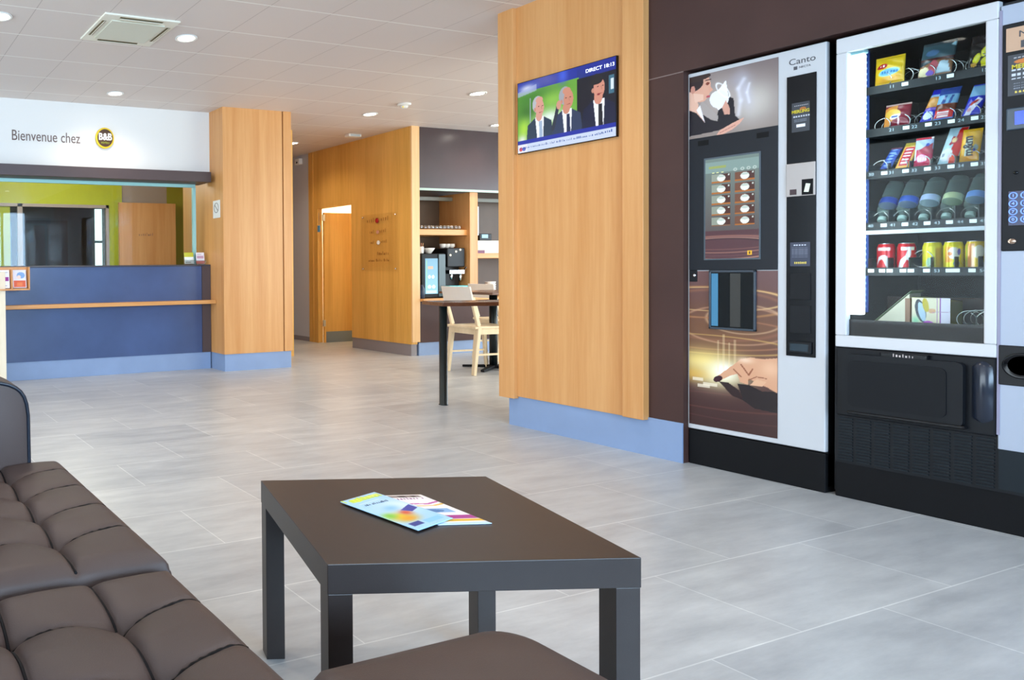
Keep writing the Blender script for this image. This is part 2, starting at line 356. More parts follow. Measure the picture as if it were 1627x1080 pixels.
# window from the office to the dark room
o4 = struct('window_4', MB().box(1.5, 3.23, 8.97, 9.03, 1.79, 1.83).box(3.19, 3.23, 8.97, 9.03, .98, 1.83).box(1.99, 2.055, 8.97, 9.03, .98, 1.83).box(1.5, 3.23, 8.97, 9.03, .94, .98), mat('taupe_frame', '#a8988c', .5))
obj('pane', MB().box(1.5, 3.2, 8.998, 9.002, .98, 1.8), GLASS, o4)
DK = mat('dark_slate_paint', '#3a444c', .6)
struct('wall_storeroom', MB().box(-3.5, 4.42, 11.2, 11.3, 0, H).box(3.9, 4.0, 9.1, 11.2, 0, H), DK)
struct('door_1', MB().box(2.52, 3.3, 11.16, 11.2, 0, 1.78), mat('black_brown_door', '#1c1a1c', .5))
struct('window_5', MB().box(3.78, 3.89, 11.15, 11.2, .5, 1.42).box(3.78, 3.89, 11.15, 11.2, 1.46, 1.98), mat('bright_window', '#dff0ee', .4, emit='#dff3ee', es=1.0))
struct('window_6', MB().box(1.2, 2.37, 11.15, 11.2, .9, 1.75), mat('dim_window', '#3f6f86', .3, emit='#3f7288', es=.3))
# office door, half open, with its bright edge
d2 = struct('door_2', MB().box(3.335, 4.16, 8.86, 8.90, 0, 1.86), W_PILLAR, .002)
strokes('door_lettering', [8], .045, (3.72, 8.858, 1.43), YN, mat('letter_brown', '#6a5650', .6), d2)
struct('door_3', MB().box(4.375, 4.415, 8.32, 8.9, 0, 1.86), mat('white_door', '#eceae6', .5), .002)

# wooden wall with doorway, kitchen recess, corridor
struct('wall_wood', MB().box(5.6, 5.68, 6.05, 7.016, .125, H).box(5.6, 5.68, 7.69, 7.86, 0, H).box(5.6, 5.68, 7.016, 7.69, 1.715, H), W_DARK)
struct('trim_3', MB().box(5.597, 5.70, 6.03, 6.05, .15, H), W_LIGHT)
struct('trim_4', MB().box(5.592, 5.60, 7.66, 7.70, 0, 1.72).box(5.592, 5.60, 7.76, 7.77, 0, H), W_DARK)
struct('baseboard_wood', MB().box(5.606, 5.68, 6.06, 7.016, 0, .125), mat('warm_grey_skirting', '#8b8486', .45))
struct('wall_corridor', MB().box(5.61, 5.7, 7.86, 12, 0, H).box(-3.5, 5.61, 11.9, 12, 0, H), GREYWALL)
struct('baseboard_corridor', MB().box(5.60, 5.61, 7.86, 11.9, 0, .06), mat('warm_grey_skirting'))
struct('wall_washroom', MB().box(5.68, 7.4, 8.6, 8.7, 0, H).box(5.70, 9.3, 6.62, 6.68, 0, H).box(7.4, 7.5, 6.68, 8.7, 0, H), mat('cream_paint', '#f1e6cc', .6))
struct('wall_kitchen', MB().box(5.70, 9.3, 6.05, 6.12, 1.80, H), BROWN_G)
struct('wall_kitchen_back', MB().box(5.70, 9.3, 6.5, 6.6, 0, H), mat('dark_taupe_back', '#5b4a3e', .5, noise=.1, nscale=4))
struct('trim_5', MB().box(5.70, 9.3, 6.035, 6.055, 1.775, 1.80), mat('green_grey_rail', '#9fb0a4', .35, .3))
struct('door_4', MB().box(5.68, 6.34, 7.645, 7.675, .0, 1.665), W_DARK, .002)
kp = obj('kick_plate', MB().box(5.70, 6.32, 7.642, 7.645, 0, .14), mat('kick_plate_grey', '#77828c', .3, .4), bpy.data.objects['door_4'])
for z in (1.60, .25): obj('hinge', MB().box(5.65, 5.682, 7.628, 7.645, z-.04, z+.04), STEEL, bpy.data.objects['door_4'])

# ================================================================ FITTINGS ON THE CEILING
LAMP = mat('lamp_diffuser', '#ffffff', .4, emit='#fff6e8', es=14)
WPL = mat('white_plastic', '#e8e6e0', .4)
def downlight(x, y, label, power=21, col=(1, .88, .74), vis=True):
    t = thing('recessed_downlight', label, 'ceiling light', (x, y, H), 'recessed round downlights')
    obj('trim_ring', MB().lathe((x, y, H), [(.072, -.001), (.074, -.007), (.062, -.009), (.058, -.004)], 32), WPL, t)
    obj('diffuser', MB().lathe((x, y, H), [(.0585, -.002), (.05, -.006), (.0, -.0075)], 32), LAMP, t)
    l = bpy.data.lights.new('bulb', 'SPOT'); l.energy = power; l.color = col; l.spot_size = 2.5; l.spot_blend = .9; l.shadow_soft_size = .06
    o = bpy.data.objects.new('bulb', l); COL.objects.link(o); o.parent = t; o.location = (0, 0, -.02)
DL = [(.839, 4.18, 'bright round downlight at the far upper left edge of the ceiling'),
      (2.059, 4.196, 'bright round downlight just right of the ceiling air conditioning cassette'),
      (2.115, 5.68, 'bright round downlight above the white welcome sign'),
      (4.959, 7.267, 'small distant downlight beside the top of the reception column'),
      (4.776, 5.694, 'bright round downlight between the two white ceiling detectors'),
      (5.122, 4.738, 'bright round downlight left of the television pillar'),
      (6.451, 5.716, 'downlight mostly hidden by the left edge of the television pillar')]
for d in DL: downlight(*d)
for x, y in ((1.6, 1.3), (2.7, 2.7), (.4, 2.6), (2.7, -.6), (.4, -1.2), (7.6, 4.2), (6.9, 2.6), (3.6, 9.3)):
    downlight(x, y, 'round downlight outside the picture, in the ceiling above the lounge', 24)
# AC cassette
t = thing('air_conditioning_cassette', 'square white ceiling air conditioning cassette with slotted outlets', 'air conditioner', (1.65, 4.165, H))
CW = mat('cassette_cream', '#ece7d6', .45)
obj('frame', MB().box(1.405, 1.89, 3.925, 4.41, H-.012, H), CW, t, .004)
obj('grille', MB().box(1.475, 1.82, 4.0, 4.335, H-.02, H-.012), mat('cassette_grille', '#d9d8c6', .5), t, .003)
for d in ((1.425, 1.45, 4.03, 4.30), (1.845, 1.87, 4.03, 4.30), (1.51, 1.785, 3.945, 3.97), (1.51, 1.785, 4.36, 4.385)):
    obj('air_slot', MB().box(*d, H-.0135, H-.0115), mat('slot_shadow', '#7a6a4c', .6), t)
    vx = d[1]-d[0] < .1
    obj('louvre', MB().obox(((d[0]+d[1])/2, (d[2]+d[3])/2, H-.018), ((d[1]-d[0])/2 if not vx else .007, 0, 0 if not vx else .004), (0, (d[3]-d[2])/2 if vx else .007, 0 if vx else .004), (0, 0, .0008)), CW, t)
def detector(x, y, label):
    t = thing('smoke_detector', label, 'smoke detector', (x, y, H), 'ceiling detectors')
    obj('base', MB().lathe((x, y, H), [(.06, 0), (.06, -.012), (.052, -.018)], 24), WPL, t)
    obj('sensor_head', MB().lathe((x, y, H), [(.035, -.018), (.034, -.035), (.02, -.042), (0, -.042)], 20), WPL, t)
    obj('status_light', MB().lathe((x-.03, y-.02, H-.03), [(.006, 0), (.006, -.008), (0, -.01)], 10), mat('amber_led', '#c8b428', .3, emit='#d8c020', es=.6), t)
detector(4.79, 5.252, 'small white ceiling detector with an amber light, nearer one')
t = thing('emergency_light', 'small white rectangular emergency light on the ceiling near the wooden wall', 'emergency light', (5.317, 6.63, H))
obj('housing', MB().box(5.23, 5.40, 6.58, 6.66, H-.03, H), WPL, t, .005); obj('lens', MB().box(5.25, 5.38, 6.577, 6.58, H-.026, H-.006), mat('frosted_lens', '#b9c4c8', .2), t)
t = thing('wall_detector', 'small white detector high on the grey corridor wall', 'detector', (5.6, 8.05, 2.37))
obj('body', MB().box(5.555, 5.61, 8.0, 8.1, 2.33, 2.41), WPL, t, .008); obj('eye', MB().lathe((5.556, 8.05, 2.36), [(.014, 0), (.012, .006), (0, .01)], 12, (-1, 0, 0)), BLACK, t)

# ================================================================ PILLARS
t = thing('wooden_wall_cladding', 'tall honey oak pillar cladding carrying the television', 'wall panel', (3.67, 2.8, .19))
obj('centre_panel', MB().box(3.672, 3.69, 2.493, 3.125, .178, H), W_PILLAR, t)
obj('edge_strip', MB().box(3.648, 3.69, 2.393, 2.495, .178, H), W_PILLAR, t, .002)
obj('edge_strip', MB().box(3.645, 3.69, 3.122, 3.225, .165, H), W_PILLAR, t, .002)
obj('side_panel', MB().box(3.69, 4.62, 3.186, 3.2, .165, H), W_PILLAR, t)
t = thing('wooden_column', 'wide oak clad column at the right end of the reception desk', 'column', (3.6, 6.0, 0))
obj('front_panel', MB().box(3.232, 3.872, 5.85, 6.7, .16, H), W_PILLAR, t)
obj('edge_strip', MB().box(3.884, 3.972, 5.845, 6.7, .16, H), W_PILLAR, t, .002)
obj('groove', MB().box(3.872, 3.884, 5.862, 6.69, .16, H), mat('groove_brown', '#8a5a2c', .6), t)
obj('plinth', MB().box(3.242, 3.965, 5.862, 6.69, 0, .16), GREYBASE, t)
t = thing('notice_plate', 'small white wall plate with a round symbol on the side of the oak column', 'notice', (3.23, 5.97, 1.51))
obj('plate', MB().box(3.226, 3.231, 5.905, 6.04, 1.435, 1.60), WPL, t, .002)
pts = [(3.2255, 5.972+.042*math.cos(a), 1.53+.045*math.sin(a)) for a in np.linspace(0, 2*PI, 25)[:-1]]
obj('symbol', MB().tube(pts, .003, 6, True).tube([(3.2255, 5.945, 1.505), (3.2255, 5.998, 1.555)], .003, 6), mat('symbol_grey', '#77706c', .5), t)

# ================================================================ RECEPTION DESK
DESK = mat('desk_front_laminate', '#41537a', .26, noise=.22, nscale=1.6)
t = thing('reception_desk', 'long dark reception desk with a pale wooden ledge and grey-blue plinth', 'reception desk', (1.4, 6.3, 0))
obj('front_panel', MB().box(-2.5, 3.135, 6.11, 6.16, .16, .985), DESK, t)
obj('end_panel', MB().box(3.137, 3.228, 6.105, 6.16, .16, .985), BEAMM, t)
obj('worktop', MB().box(-2.5, 3.228, 6.10, 6.6, .985, 1.0), mat('desk_top_dark', '#3d3a42', .35), t, .003)
obj('ledge', MB().box(-2.5, 3.226, 5.99, 6.11, .628, .662), W_X, t, .004)
obj('plinth', MB().box(-2.5, 3.228, 6.118, 6.2, 0, .16), GREYBASE, t)
t = thing('glass_screen', 'clear glass screen with a pale teal edge over the reception counter', 'glass screen', (2.2, 6.18, 1.0))
TEAL = mat('pale_teal_edge', '#9fd0cc', .25, emit=None)
obj('pane', MB().box(-2.5, 3.09, 6.20, 6.208, 1.002, 1.745), GLASS, t)
obj('edge_frame', MB().box(-2.5, 3.118, 6.19, 6.22, 1.742, 1.772).box(3.092, 3.122, 6.19, 6.22, 1.0, 1.745), TEAL, t)
# round sign
t = thing('round_wall_sign', 'oval dark sign with a yellow rim and white ampersand lettering on the white fascia', 'sign', (2.163, 6.1, 2.152))
obj('rim', MB().add([(2.163+.088*math.cos(a), y, 2.150+.094*math.sin(a)) for y in (6.085, 6.11) for a in np.linspace(0, 2*PI, 37)[:-1]], [tuple(range(36)), tuple(range(71, 35, -1))]+[(i, i+36, (i+1) % 36+36, (i+1) % 36) for i in range(36)]), mat('sign_yellow', '#d8b81c', .4), t, .004)
obj('disc', MB().add([(2.163+.073*math.cos(a), y, 2.150+.079*math.sin(a)) for y in (6.081, 6.09) for a in np.linspace(0, 2*PI, 37)[:-1]], [tuple(range(36)), tuple(range(71, 35, -1))]+[(i, i+36, (i+1) % 36+36, (i+1) % 36) for i in range(36)]), mat('sign_brown', '#43280f', .4), t)
text('lettering', 'B&B', .085, (2.163, 6.0805, 2.158), YN, mat('sign_white', '#f6f4ee', .5), t, bold=.0025, sx=.86)
text('lettering', 'HOTELS', .022, (2.163, 6.0805, 2.105), YN, mat('sign_lime', '#a8b820', .5), t)

# brochure stand at the left edge
t = thing('brochure_stand', 'pale wooden floor stand with leaflet pockets at the left edge of the desk', 'brochure stand', (1.14, 5.9, 0))
obj('post', MB().box(.92, 1.19, 5.86, 5.93, 0, .95), wood('bleached_wood', '#efe0c8', '#e2cfae'), t, .003)
obj('pocket_rack', MB().box(.86, 1.392, 5.90, 5.935, .80, .99).box(.86, 1.392, 5.83, 5.90, .795, .808).box(1.382, 1.392, 5.83, 5.90, .80, .99).box(1.236, 1.246, 5.83, 5.90, .80, .97).box(1.086, 1.096, 5.83, 5.90, .80, .97), wood('orange_beech', '#d99a5a', '#c98546'), t, .002)
def leaflet(nm, label, x0, x1, y, z0, z1, paint, group='leaflets in the brochure stand', tilt=.02):
    p = Pic(26, 36); paint(p)
    o = painted(nm, p, (x0, y, z0), (x1-x0, 0, 0), (0, tilt, z1-z0), vcol('printed_paper', .4), thick=.002)
    return tag(o, label, 'leaflet', group)
def lf1(p): p.fill('#f2f2f4').rect(.05, .95, .38, .62, '#9c1e8e').rect(.2, .8, .1, .15, '#b8a8c0').rect(.1, .9, .85, .9, '#c8c4cc')
def lf2(p): p.fill('#e6e2ea').rect(.05, .95, .05, .42, '#dc5a2a').ell(.6, .7, .3, .18, '#7fa6d8').ell(.45, .6, .15, .1, '#f0d8c8').rect(.3, .7, .1, .3, '#e8793c')
def lf3(p): p.fill('#d8d070').ell(.5, .7, .3, .2, '#c8302c').rect(.1, .9, .1, .3, '#e8e4d4')
leaflet('leaflet', 'white leaflet with a purple band in the wooden stand', 1.105, 1.228, 5.862, .815, .965, lf1)
leaflet('leaflet', 'white leaflet with orange lower half in the wooden stand', 1.255, 1.37, 5.862, .815, .965, lf2)
# leaflet holders on the counter
def holder(x0, x1, label, label2, paint):
    t = thing('leaflet_holder', label, 'leaflet holder', ((x0+x1)/2, 6.14, 1.0), 'clear leaflet holders on the counter')
    obj('tray', MB().box(x0, x1, 6.155, 6.16, 1.0, 1.10).box(x0, x1, 6.125, 6.16, 1.0, 1.006).box(x0, x1, 6.123, 6.127, 1.0, 1.045), glassmat('acrylic', (.85, .9, .92), .2), t)
    p = Pic(26, 30); paint(p)
    tag(painted('leaflet', p, (x0+.006, 6.136, 1.008), (x1-x0-.012, 0, 0), (0, .014, .108), vcol('printed_paper'), thick=.002), label2, 'leaflet', 'leaflets standing on the counter')
holder(2.965, 3.075, 'clear counter holder with green and white leaflets', 'green topped white leaflet standing in the left clear counter holder', lambda p: p.fill('#e8e6dc').rect(0, 1, .6, 1, '#c5c23c').poly([(0, .6), (.5, .2), (1, .6)], '#f4f4ee').rect(.1, .7, .1, .2, '#a89c8c'))
holder(3.09, 3.19, 'clear counter holder with a white and red leaflet', 'white leaflet with a red foot in the right clear counter holder', lambda p: p.fill('#efe6ea').rect(0, 1, 0, .25, '#d8564c').rect(.1, .9, .45, .7, '#c79cae').rect(.15, .6, .8, .86, '#7a6a86'))

# ================================================================ TELEVISION
t = thing('television', 'flat television set into the oak pillar showing a news programme with three suited men', 'television', (3.66, 2.815, 1.8))
obj('bezel', MB().box(3.655, 3.672, 2.527, 3.101, 1.597, 2.008), BLACKG, t, .002)
p = Pic(230, 160, 1.42, 1.0); p.grad('#101438', '#1a2a9a')
p.rect(0, .93, .14, .86, '#6fae3a'); p.ell(.3, .75, .5, .2, '#3f7f28', soft=1.2); p.ell(.55, .66, .25, .14, '#88c048', soft=1.5); p.ell(.15, .55, .2, .15, '#2f6420', .8, soft=1.5)
p.ell(.1, .33, .10, .17, '#a8d83c', soft=1.5); p.ell(.5, .42, .3, .16, '#e2f2ea', soft=2.); p.ell(.07, .18, .1, .1, '#dfe8dc', soft=2.)
p.rect(.195, .205, .3, .75, '#a0b0b8'); p.poly([(0, .86), (.9, .86), (.9, 1), (0, 1)], '#1c2f9c'); p.ell(.15, .9, .16, .07, '#c8d0ec', soft=1.5); p.ell(.7, .95, .08, .14, '#3c5ee0', .9, soft=1.5)
p.poly([(0, .80), (.3, .84), (.3, .93), (0, .87)], '#a8b6dc', .7)
p.rect(.90, 1.42, .14, .84, '#120f1c'); p.rect(1.33, 1.40, .55, .78, '#3d6c84'); p.rect(1.355, 1.39, .6, .74, '#d8e8f0')
def man(x, y, sc, hair, skin, suit, tie, look=0, dark=False):
    p.poly([(x-.19*sc, .14), (x-.17*sc, y-.13*sc), (x-.06*sc, y-.05*sc), (x+.09*sc, y-.05*sc), (x+.20*sc, y-.12*sc), (x+.23*sc, .14)], suit)
    p.poly([(x-.05*sc, y-.04*sc), (x+.085*sc, y-.04*sc), (x+.07*sc, y-.42*sc), (x-.01*sc, y-.42*sc)], '#eef2fa')
    p.poly([(x+.01*sc, y-.1*sc), (x+.055*sc, y-.1*sc), (x+.07*sc, y-.42*sc), (x+.015*sc, y-.42*sc)], tie)
    p.ell(x+.01*sc, y-.02*sc, .05*sc, .08*sc, skin); p.ell(x-.012*sc, y+.14*sc, .082*sc, .115*sc, hair); p.ell(x+.02*sc+look*.02, y+.085*sc, .066*sc, .12*sc, skin)
    if not dark: p.ell(x+.015*sc, y+.195*sc, .055*sc, .045*sc, skin)
    p.ell(x-.055*sc, y+.07*sc, .014*sc, .028*sc, '#c08a78')
    for dx in (-.005, .055): p.ell(x+(dx+.01)*sc, y+.105*sc, .011*sc, .007*sc, '#54342c')
    p.line([(x+.045*sc, y+.1*sc), (x+.055*sc, y+.06*sc)], .008, '#b07a68'); p.line([(x+.015*sc, y+.02*sc), (x+.06*sc, y+.022*sc)], .010, '#9c4a44')
man(.33, .50, 1.0, '#b4b8c0', '#d69c8c', '#27384e', '#9fb4d0')
man(.74, .52, 1.05, '#9fa4ac', '#cc8c74', '#2a3858', '#16204a', 1)
p.line([(.55, .25), (.60, .43), (.63, .56)], .05, '#2a3040'); p.ell(.64, .56, .035, .06, '#cf9682')
man(1.18, .56, 1.12, '#1c1a1e', '#d2907c', '#0e1234', '#14141e', 0, True)
p.ell(1.165, .76, .085, .055, '#1a1719'); p.ell(1.195, .575, .02, .014, '#8c2c34')
p.grad  # picture ends; banner below
p.rect(0, 1.42, .13, .16, '#16268c'); p.put((p.t < .17) & (p.t > .115), '#1828a0'); p.rect(0, 1.42, 0, .115, '#c9d6ee'); p.rect(0, .15, 0, .115, '#e4e6f2'); p.ell(.05, .05, .03, .03, '#d05058'); p.ell(.1, .05, .03, .03, '#5868c0')
painted('screen', p, (3.6545, 3.097, 1.601), Vector((0, -.3993, 0)), Vector((0, 0, .403)), vcol('lit_screen', .15, .62), t)
SCT = mat('screen_text_white', '#eef2ff', .4, emit='#eef2ff', es=.5); SCD = mat('screen_text_navy', '#28407c', .4, emit='#28407c', es=.3)
text('screen_text', 'DIRECT 18:13', .026, (3.6538, 2.612, 1.968), XN, SCT, t, .0001, bold=.0004)
strokes('screen_text', [7, 13, 4, 6, 4, 9, 3, 6], .014, (3.6538, 2.835, 1.626), XN, SCD, t)
strokes('screen_text', [1, 4], .017, (3.6538, 2.575, 1.630), XN, SCD, t)

# ================================================================ HOT DRINKS MACHINE
XF = 3.72
t = thing('hot_drinks_machine', 'tall hot drinks vending machine with coffee pictures and a light grey side column', 'vending machine', (3.75, 1.98, 0))
LG = mat('light_grey_door', '#c6c6c8', .35); 
obj('cabinet', MB().box(XF+.02, 4.42, 1.728, 2.236, .02, 1.838), BLACK, t, .004)
obj('plinth', MB().box(XF+.004, 4.40, 1.728, 2.236, 0, .162), BLACKM, t, .004)
obj('door', MB().box(XF, XF+.024, 1.727, 2.237, .168, 1.840), LG, t, .004)
def XPic(nm, y0, y1, z0, z1, pic, m, x=None, parent=t):
    return painted(nm, pic, ((XF-.0015) if x is None else x, y1, z0), Vector((0, -(y1-y0)/pic.w, 0)), Vector((0, 0, (z1-z0)/pic.h)), m, parent)
# upper poster: woman drinking from a white cup, steam
p = Pic(150, 130, 1.15, 1.0); p.grad('#8f8078', '#7a6a68'); p.ell(.85, .45, .35, .35, '#cfc6bc', .9, soft=1.3); p.ell(.4, .6, .35, .4, '#b5a79f', .9, soft=1.2)
p.ell(.75, .62, .10, .3, '#c6c2ce', .8, soft=1.4, rot=.2); p.ell(.67, .8, .16, .12, '#a9a2ac', .6, soft=1.2); p.line([(.66, .3), (.69, .5), (.66, .68), (.73, .8)], .03, '#e4e2ec', .6, True); p.line([(.8, .45), (.77, .6), (.8, .72)], .018, '#e8e6f0', .6, True)
p.poly([(0, .10), (0, .52), (.12, .46), (.3, .38), (.37, .30), (.42, .5), (.53, .6), (.60, .55), (.62, .3), (.7, .2), (.4, .12)], '#17121c')
p.poly([(.12, .46), (.18, .62), (.26, .5), (.40, .34), (.39, .26), (.3, .3)], '#a89c96'); p.poly([(.0, .9), (.0, .5), (.10, .44), (.22, .27), (.13, .5), (.12, .62)], '#e2b39c'); p.poly([(.1, .48), (.22, .27), (.15, .55)], '#efe8ee')
p.ell(.17, .80, .13, .21, '#dca48c'); p.poly([(.2, .62), (.08, .6), (.05, .75), (.2, .7)], '#e8bda6'); p.ell(.05, .9, .15, .13, '#2c1c20'); p.ell(.04, .97, .26, .06, '#33221f'); p.poly([(.28, .82), (.33, .74), (.27, .70)], '#dba088'); p.ell(.262, .655, .03, .016, '#b8505a'); p.ell(.05, .80, .03, .06, '#c98a78'); p.ell(.255, .85, .026, .022, '#7a3428'); p.line([(.22, .90), (.30, .905)], .013, '#3c2422')
p.poly([(.30, .60), (.50, .84), (.53, .62), (.50, .48), (.40, .42)], '#f2f0f2'); p.ell(.41, .58, .12, .14, '#eceaee', rot=.6); p.ring(.46, .70, .05, .14, .12, '#ffffff', .9, rot=.6)
p.poly([(.45, .45), (.50, .55), (.55, .42), (.55, .33), (.48, .34)], '#d49c88'); p.poly([(.35, .02), (.42, .12), (.6, .2), (.74, .25), (.68, .17), (.58, .1), (.4, .03)], '#dda590'); p.line([(.42, .08), (.62, .16)], .008, '#a8685c')
XPic('poster', 1.886, 2.230, 1.515, 1.822, p, vcol('poster_print', .25))
obj('control_panel', MB().box(XF-.004, XF, 1.886, 2.230, .915, 1.532), mat('panel_charcoal', '#15181f', .35, spec=.3), t, .002)
for y, z in ((2.17, 1.505), (1.94, 1.50)): obj('speaker_grille', MB().box(XF-.0045, XF-.004, y-.022, y+.022, z-.012, z+.012), BLACKM, t)
# selection screen
p = Pic(110, 240, .455, 1.0); p.grad('#4a3236', '#6f8480', p=.7); p.rect(0, .455, .0, .28, '#54383e'); 
for k in range(5): p.ring(.15, .16-.02*k, .5, .07+.012*k, .05, ['#8a5f58', '#b98a76', '#6c4a50', '#caa08a', '#2f2028'][k], .75)
p.rect(0, .455, .86, .97, '#7f9a98'); p.rect(.03, .18, .90, .925, '#9aa850', .8)
for r in range(5):
    z = .80-r*.108
    for c_, x in enumerate((.055, .255)):
        p.rect(x, x+.165, z-.04, z+.045, '#8f9b90' if c_ == 0 else '#6f4a38'); p.rect(x+.09, x+.165, z-.04, z+.045, '#4a2a22'); p.rect(x, x+.165, z-.045, z-.03, '#a8692c' if c_ or r < 4 else '#7c5c48')
        p.ell(x+.085, z+.002, .036, .034, '#e4ece8'); p.ell(x+.085, z+.02, .03, .012, '#b9ccc8'); p.ell(x+.15, z+.03, .008, .008, '#c8d4d0')
for x in (.06, .1, .14): p.rect(x, x+.02, .855, .865, '#e0e8a8')
for x in (.27, .33, .38, .43): p.ring(x-.01, .872, .012, .012, .3, '#c8d8d4')
p.rect(.36, .40, .03, .075, '#e8b82c'); p.rect(.375, .385, .04, .065, '#5a4418')
XPic('selection_screen', 1.952, 2.160, .968, 1.424, p, vcol('lit_menu', .15, .68), XF-.0062)
obj('screen_frame', MB().box(XF-.006, XF-.004, 1.946, 2.166, .962, 1.432), mat('frame_slate', '#4a545c', .3), t)

# lower poster: coffee swirls and a pointing hand
p = Pic(150, 300, .475, 1.0); p.grad('#3a1f1c', '#6b4a48'); p.ell(.2, .62, .5, .2, '#7a5236', .9, soft=1.0)
for (x, y, rx, ry, wd, c, a) in ((.1, .80, .45, .10, .05, '#b07c4c', .8), (.12, .82, .40, .075, .04, '#e4bc7c', .8), (.15, .72, .42, .16, .05, '#8a5a44', .8), (.25, .66, .3, .12, .04, '#c09070', .7), (.3, .70, .2, .09, .05, '#d9b088', .6), (.1, .60, .5, .10, .04, '#a06a4c', .8), (.05, .53, .5, .06, .05, '#caa05c', .8), (.1, .22, .55, .10, .04, '#6a3c34', .7), (.2, .14, .5, .08, .04, '#5a3230', .7)): p.ring(x, y, rx, ry, wd, c, a)
p.ell(.08, .42, .22, .09, '#f4d478', .95, soft=1.2); p.ell(.17, .34, .17, .10, '#fbf0b8', .98, soft=1.3); p.ell(.2, .37, .07, .06, '#ffffff', .9, soft=1.2); p.ell(.02, .33, .1, .05, '#e8b048', .7, soft=1.2)
for x, h in ((.16, .16), (.19, .2), (.22, .15), (.25, .17)): p.rect(x, x+.012, .36, .40+h, '#f6dca8', .35)
for x0, x1, y in ((.02, .08, .29), (.08, .16, .262), (.05, .12, .25)): p.rect(x0, x1, y, y+.02, '#f2e2c8', .75)
p.poly([(.27, .30), (.30, .20), (.36, .16), (.475, .15), (.475, .28), (.4, .27), (.33, .3)], '#1d0f12'); p.poly([(.17, .30), (.24, .22), (.3, .2), (.28, .26), (.22, .3)], '#2a1416')
p.poly([(.475, .48), (.40, .465), (.34, .47), (.29, .455), (.245, .41), (.155, .325), (.175, .305), (.235, .345), (.27, .36), (.285, .31), (.325, .30), (.33, .34), (.365, .32), (.42, .30), (.475, .27)], '#d8a07c')
p.ell(.31, .45, .045, .02, '#f0cfb0', .9, soft=1.2); p.ell(.44, .41, .05, .05, '#eab894', .8, soft=1.1); p.line([(.29, .42), (.33, .36), (.35, .40)], .008, '#94583e'); p.line([(.25, .385), (.29, .345)], .007, '#94583e'); p.poly([(.335, .30), (.37, .34), (.42, .33), (.4, .3)], '#e0ac88'); p.line([(.33, .33), (.37, .355), (.42, .35)], .006, '#94583e')
p.ell(.165, .315, .028, .018, '#3a1420', rot=.6); p.line([(.14, .80), (.14, .86)], .004, '#7a5038')
XPic('poster', 1.886, 2.230, .190, .912, p, vcol('poster_print'))
# dispensing bay
obj('dispensing_bay', MB().box(XF-.012, XF+.0, 1.962, 2.143, .905, .915).box(XF-.012, XF, 1.962, 2.143, .645, .655).box(XF-.012, XF, 1.962, 1.970, .645, .915).box(XF-.012, XF, 2.135, 2.143, .645, .915), mat('bay_frame', '#3b434c', .25), t, .002)
obj('bay_window', MB().box(XF-.006, XF-.002, 1.970, 2.135, .655, .905), mat('smoked_window', '#0e1114', .08), t)
obj('bay_light', MB().box(XF-.0075, XF-.006, 2.108, 2.134, .66, .90), mat('blue_side_glow', '#2f6080', .3, emit='#3d7898', es=.35), t)
obj('bay_nozzle', MB().box(XF-.0075, XF-.006, 2.02, 2.06, .66, .90), mat('nozzle_dark', '#2b2924', .4), t)
obj('lock_plate', MB().box(XF-.006, XF, 2.196, 2.228, .862, .915), CHAR, t, .002)
obj('lock', MB().lathe((XF-.006, 2.205, .892), [(.008, 0), (.008, .006), (0, .007)], 16, (-1, 0, 0)), CHROME, t)
# payment strip
obj('payment_strip', MB().box(XF-.004, XF+.001, 1.758, 1.856, .552, 1.726), BLACKG, t, .001)
obj('coin_module', MB().box(XF-.008, XF-.004, 1.758, 1.856, 1.222, 1.360), mat('warm_silver', '#a8a09c', .35, .5), t, .002)
obj('note_slot', MB().box(XF-.009, XF-.008, 1.765, 1.802, 1.226, 1.290), BLACKM, t)
obj('sticker', MB().add([(XF-.0095, 1.795, 1.238), (XF-.0095, 1.779, 1.236), (XF-.0095, 1.773, 1.27), (XF-.0095, 1.788, 1.273)], [(0, 1, 2, 3)]), mat('pale_label', '#e4e6d0', .5), t)
obj('coin_slot', MB().box(XF-.0095, XF-.008, 1.820, 1.842, 1.229, 1.252), mat('dark_red_plastic', '#35161c', .3), t)
def smallsheet(nm, y0, y1, z0, z1, paint, par=t, x=XF-.0052):
    p = Pic(60, 80); p.fill('#30343c'); paint(p); return painted(nm, p, (x, y1, z0), (0, -(y1-y0), 0), (0, 0, z1-z0), vcol('sticker_print', .35), par)
def rows(p, zs, c, w=.8, n=9):
    for z, th in zs:
        x = .5-w/2
        while x < .5+w/2: p.rect(x, x+w/n*.65, z, z+th, c); x += w/n
smallsheet('payment_sticker', 1.778, 1.838, 1.49, 1.612, lambda p: (rows(p, [(.88, .03)], '#a8a8ac', .7, 7), p.ell(.62, .77, .18, .06, '#b06828'), p.ell(.5, .67, .34, .08, '#c8b41c', .0), rows(p, [(.5, .05)], '#c8ccd4', .8, 6), rows(p, [(.40, .02), (.35, .02)], '#7f8794', .7, 12), p.rect(.26, .76, .16, .26, '#eef0f6')))
text('sticker_text', 'MERLING', .018, (XF-.006, 1.808, 1.574), XN, mat('gold_text', '#d0bc20', .4), t, bold=.0006, sx=.8)
smallsheet('instructions_sticker', 1.775, 1.842, .93, 1.03, lambda p: (p.fill('#2c3146'), rows(p, [(.86, .05)], '#c8ccd8', .66, 5), rows(p, [(.76-.065*k, .02) for k in range(7)], '#848a9c', .8, 13), [p.ell(.24+.09*k, .14, .03, .05, '#e4cc50') for k in range(7)]))
for z0, z1 in ((.79, .90), (.65, .765)): obj('flap', MB().box(XF-.007, XF-.004, 1.773, 1.842, z0, z1), CHAR, t, .002)
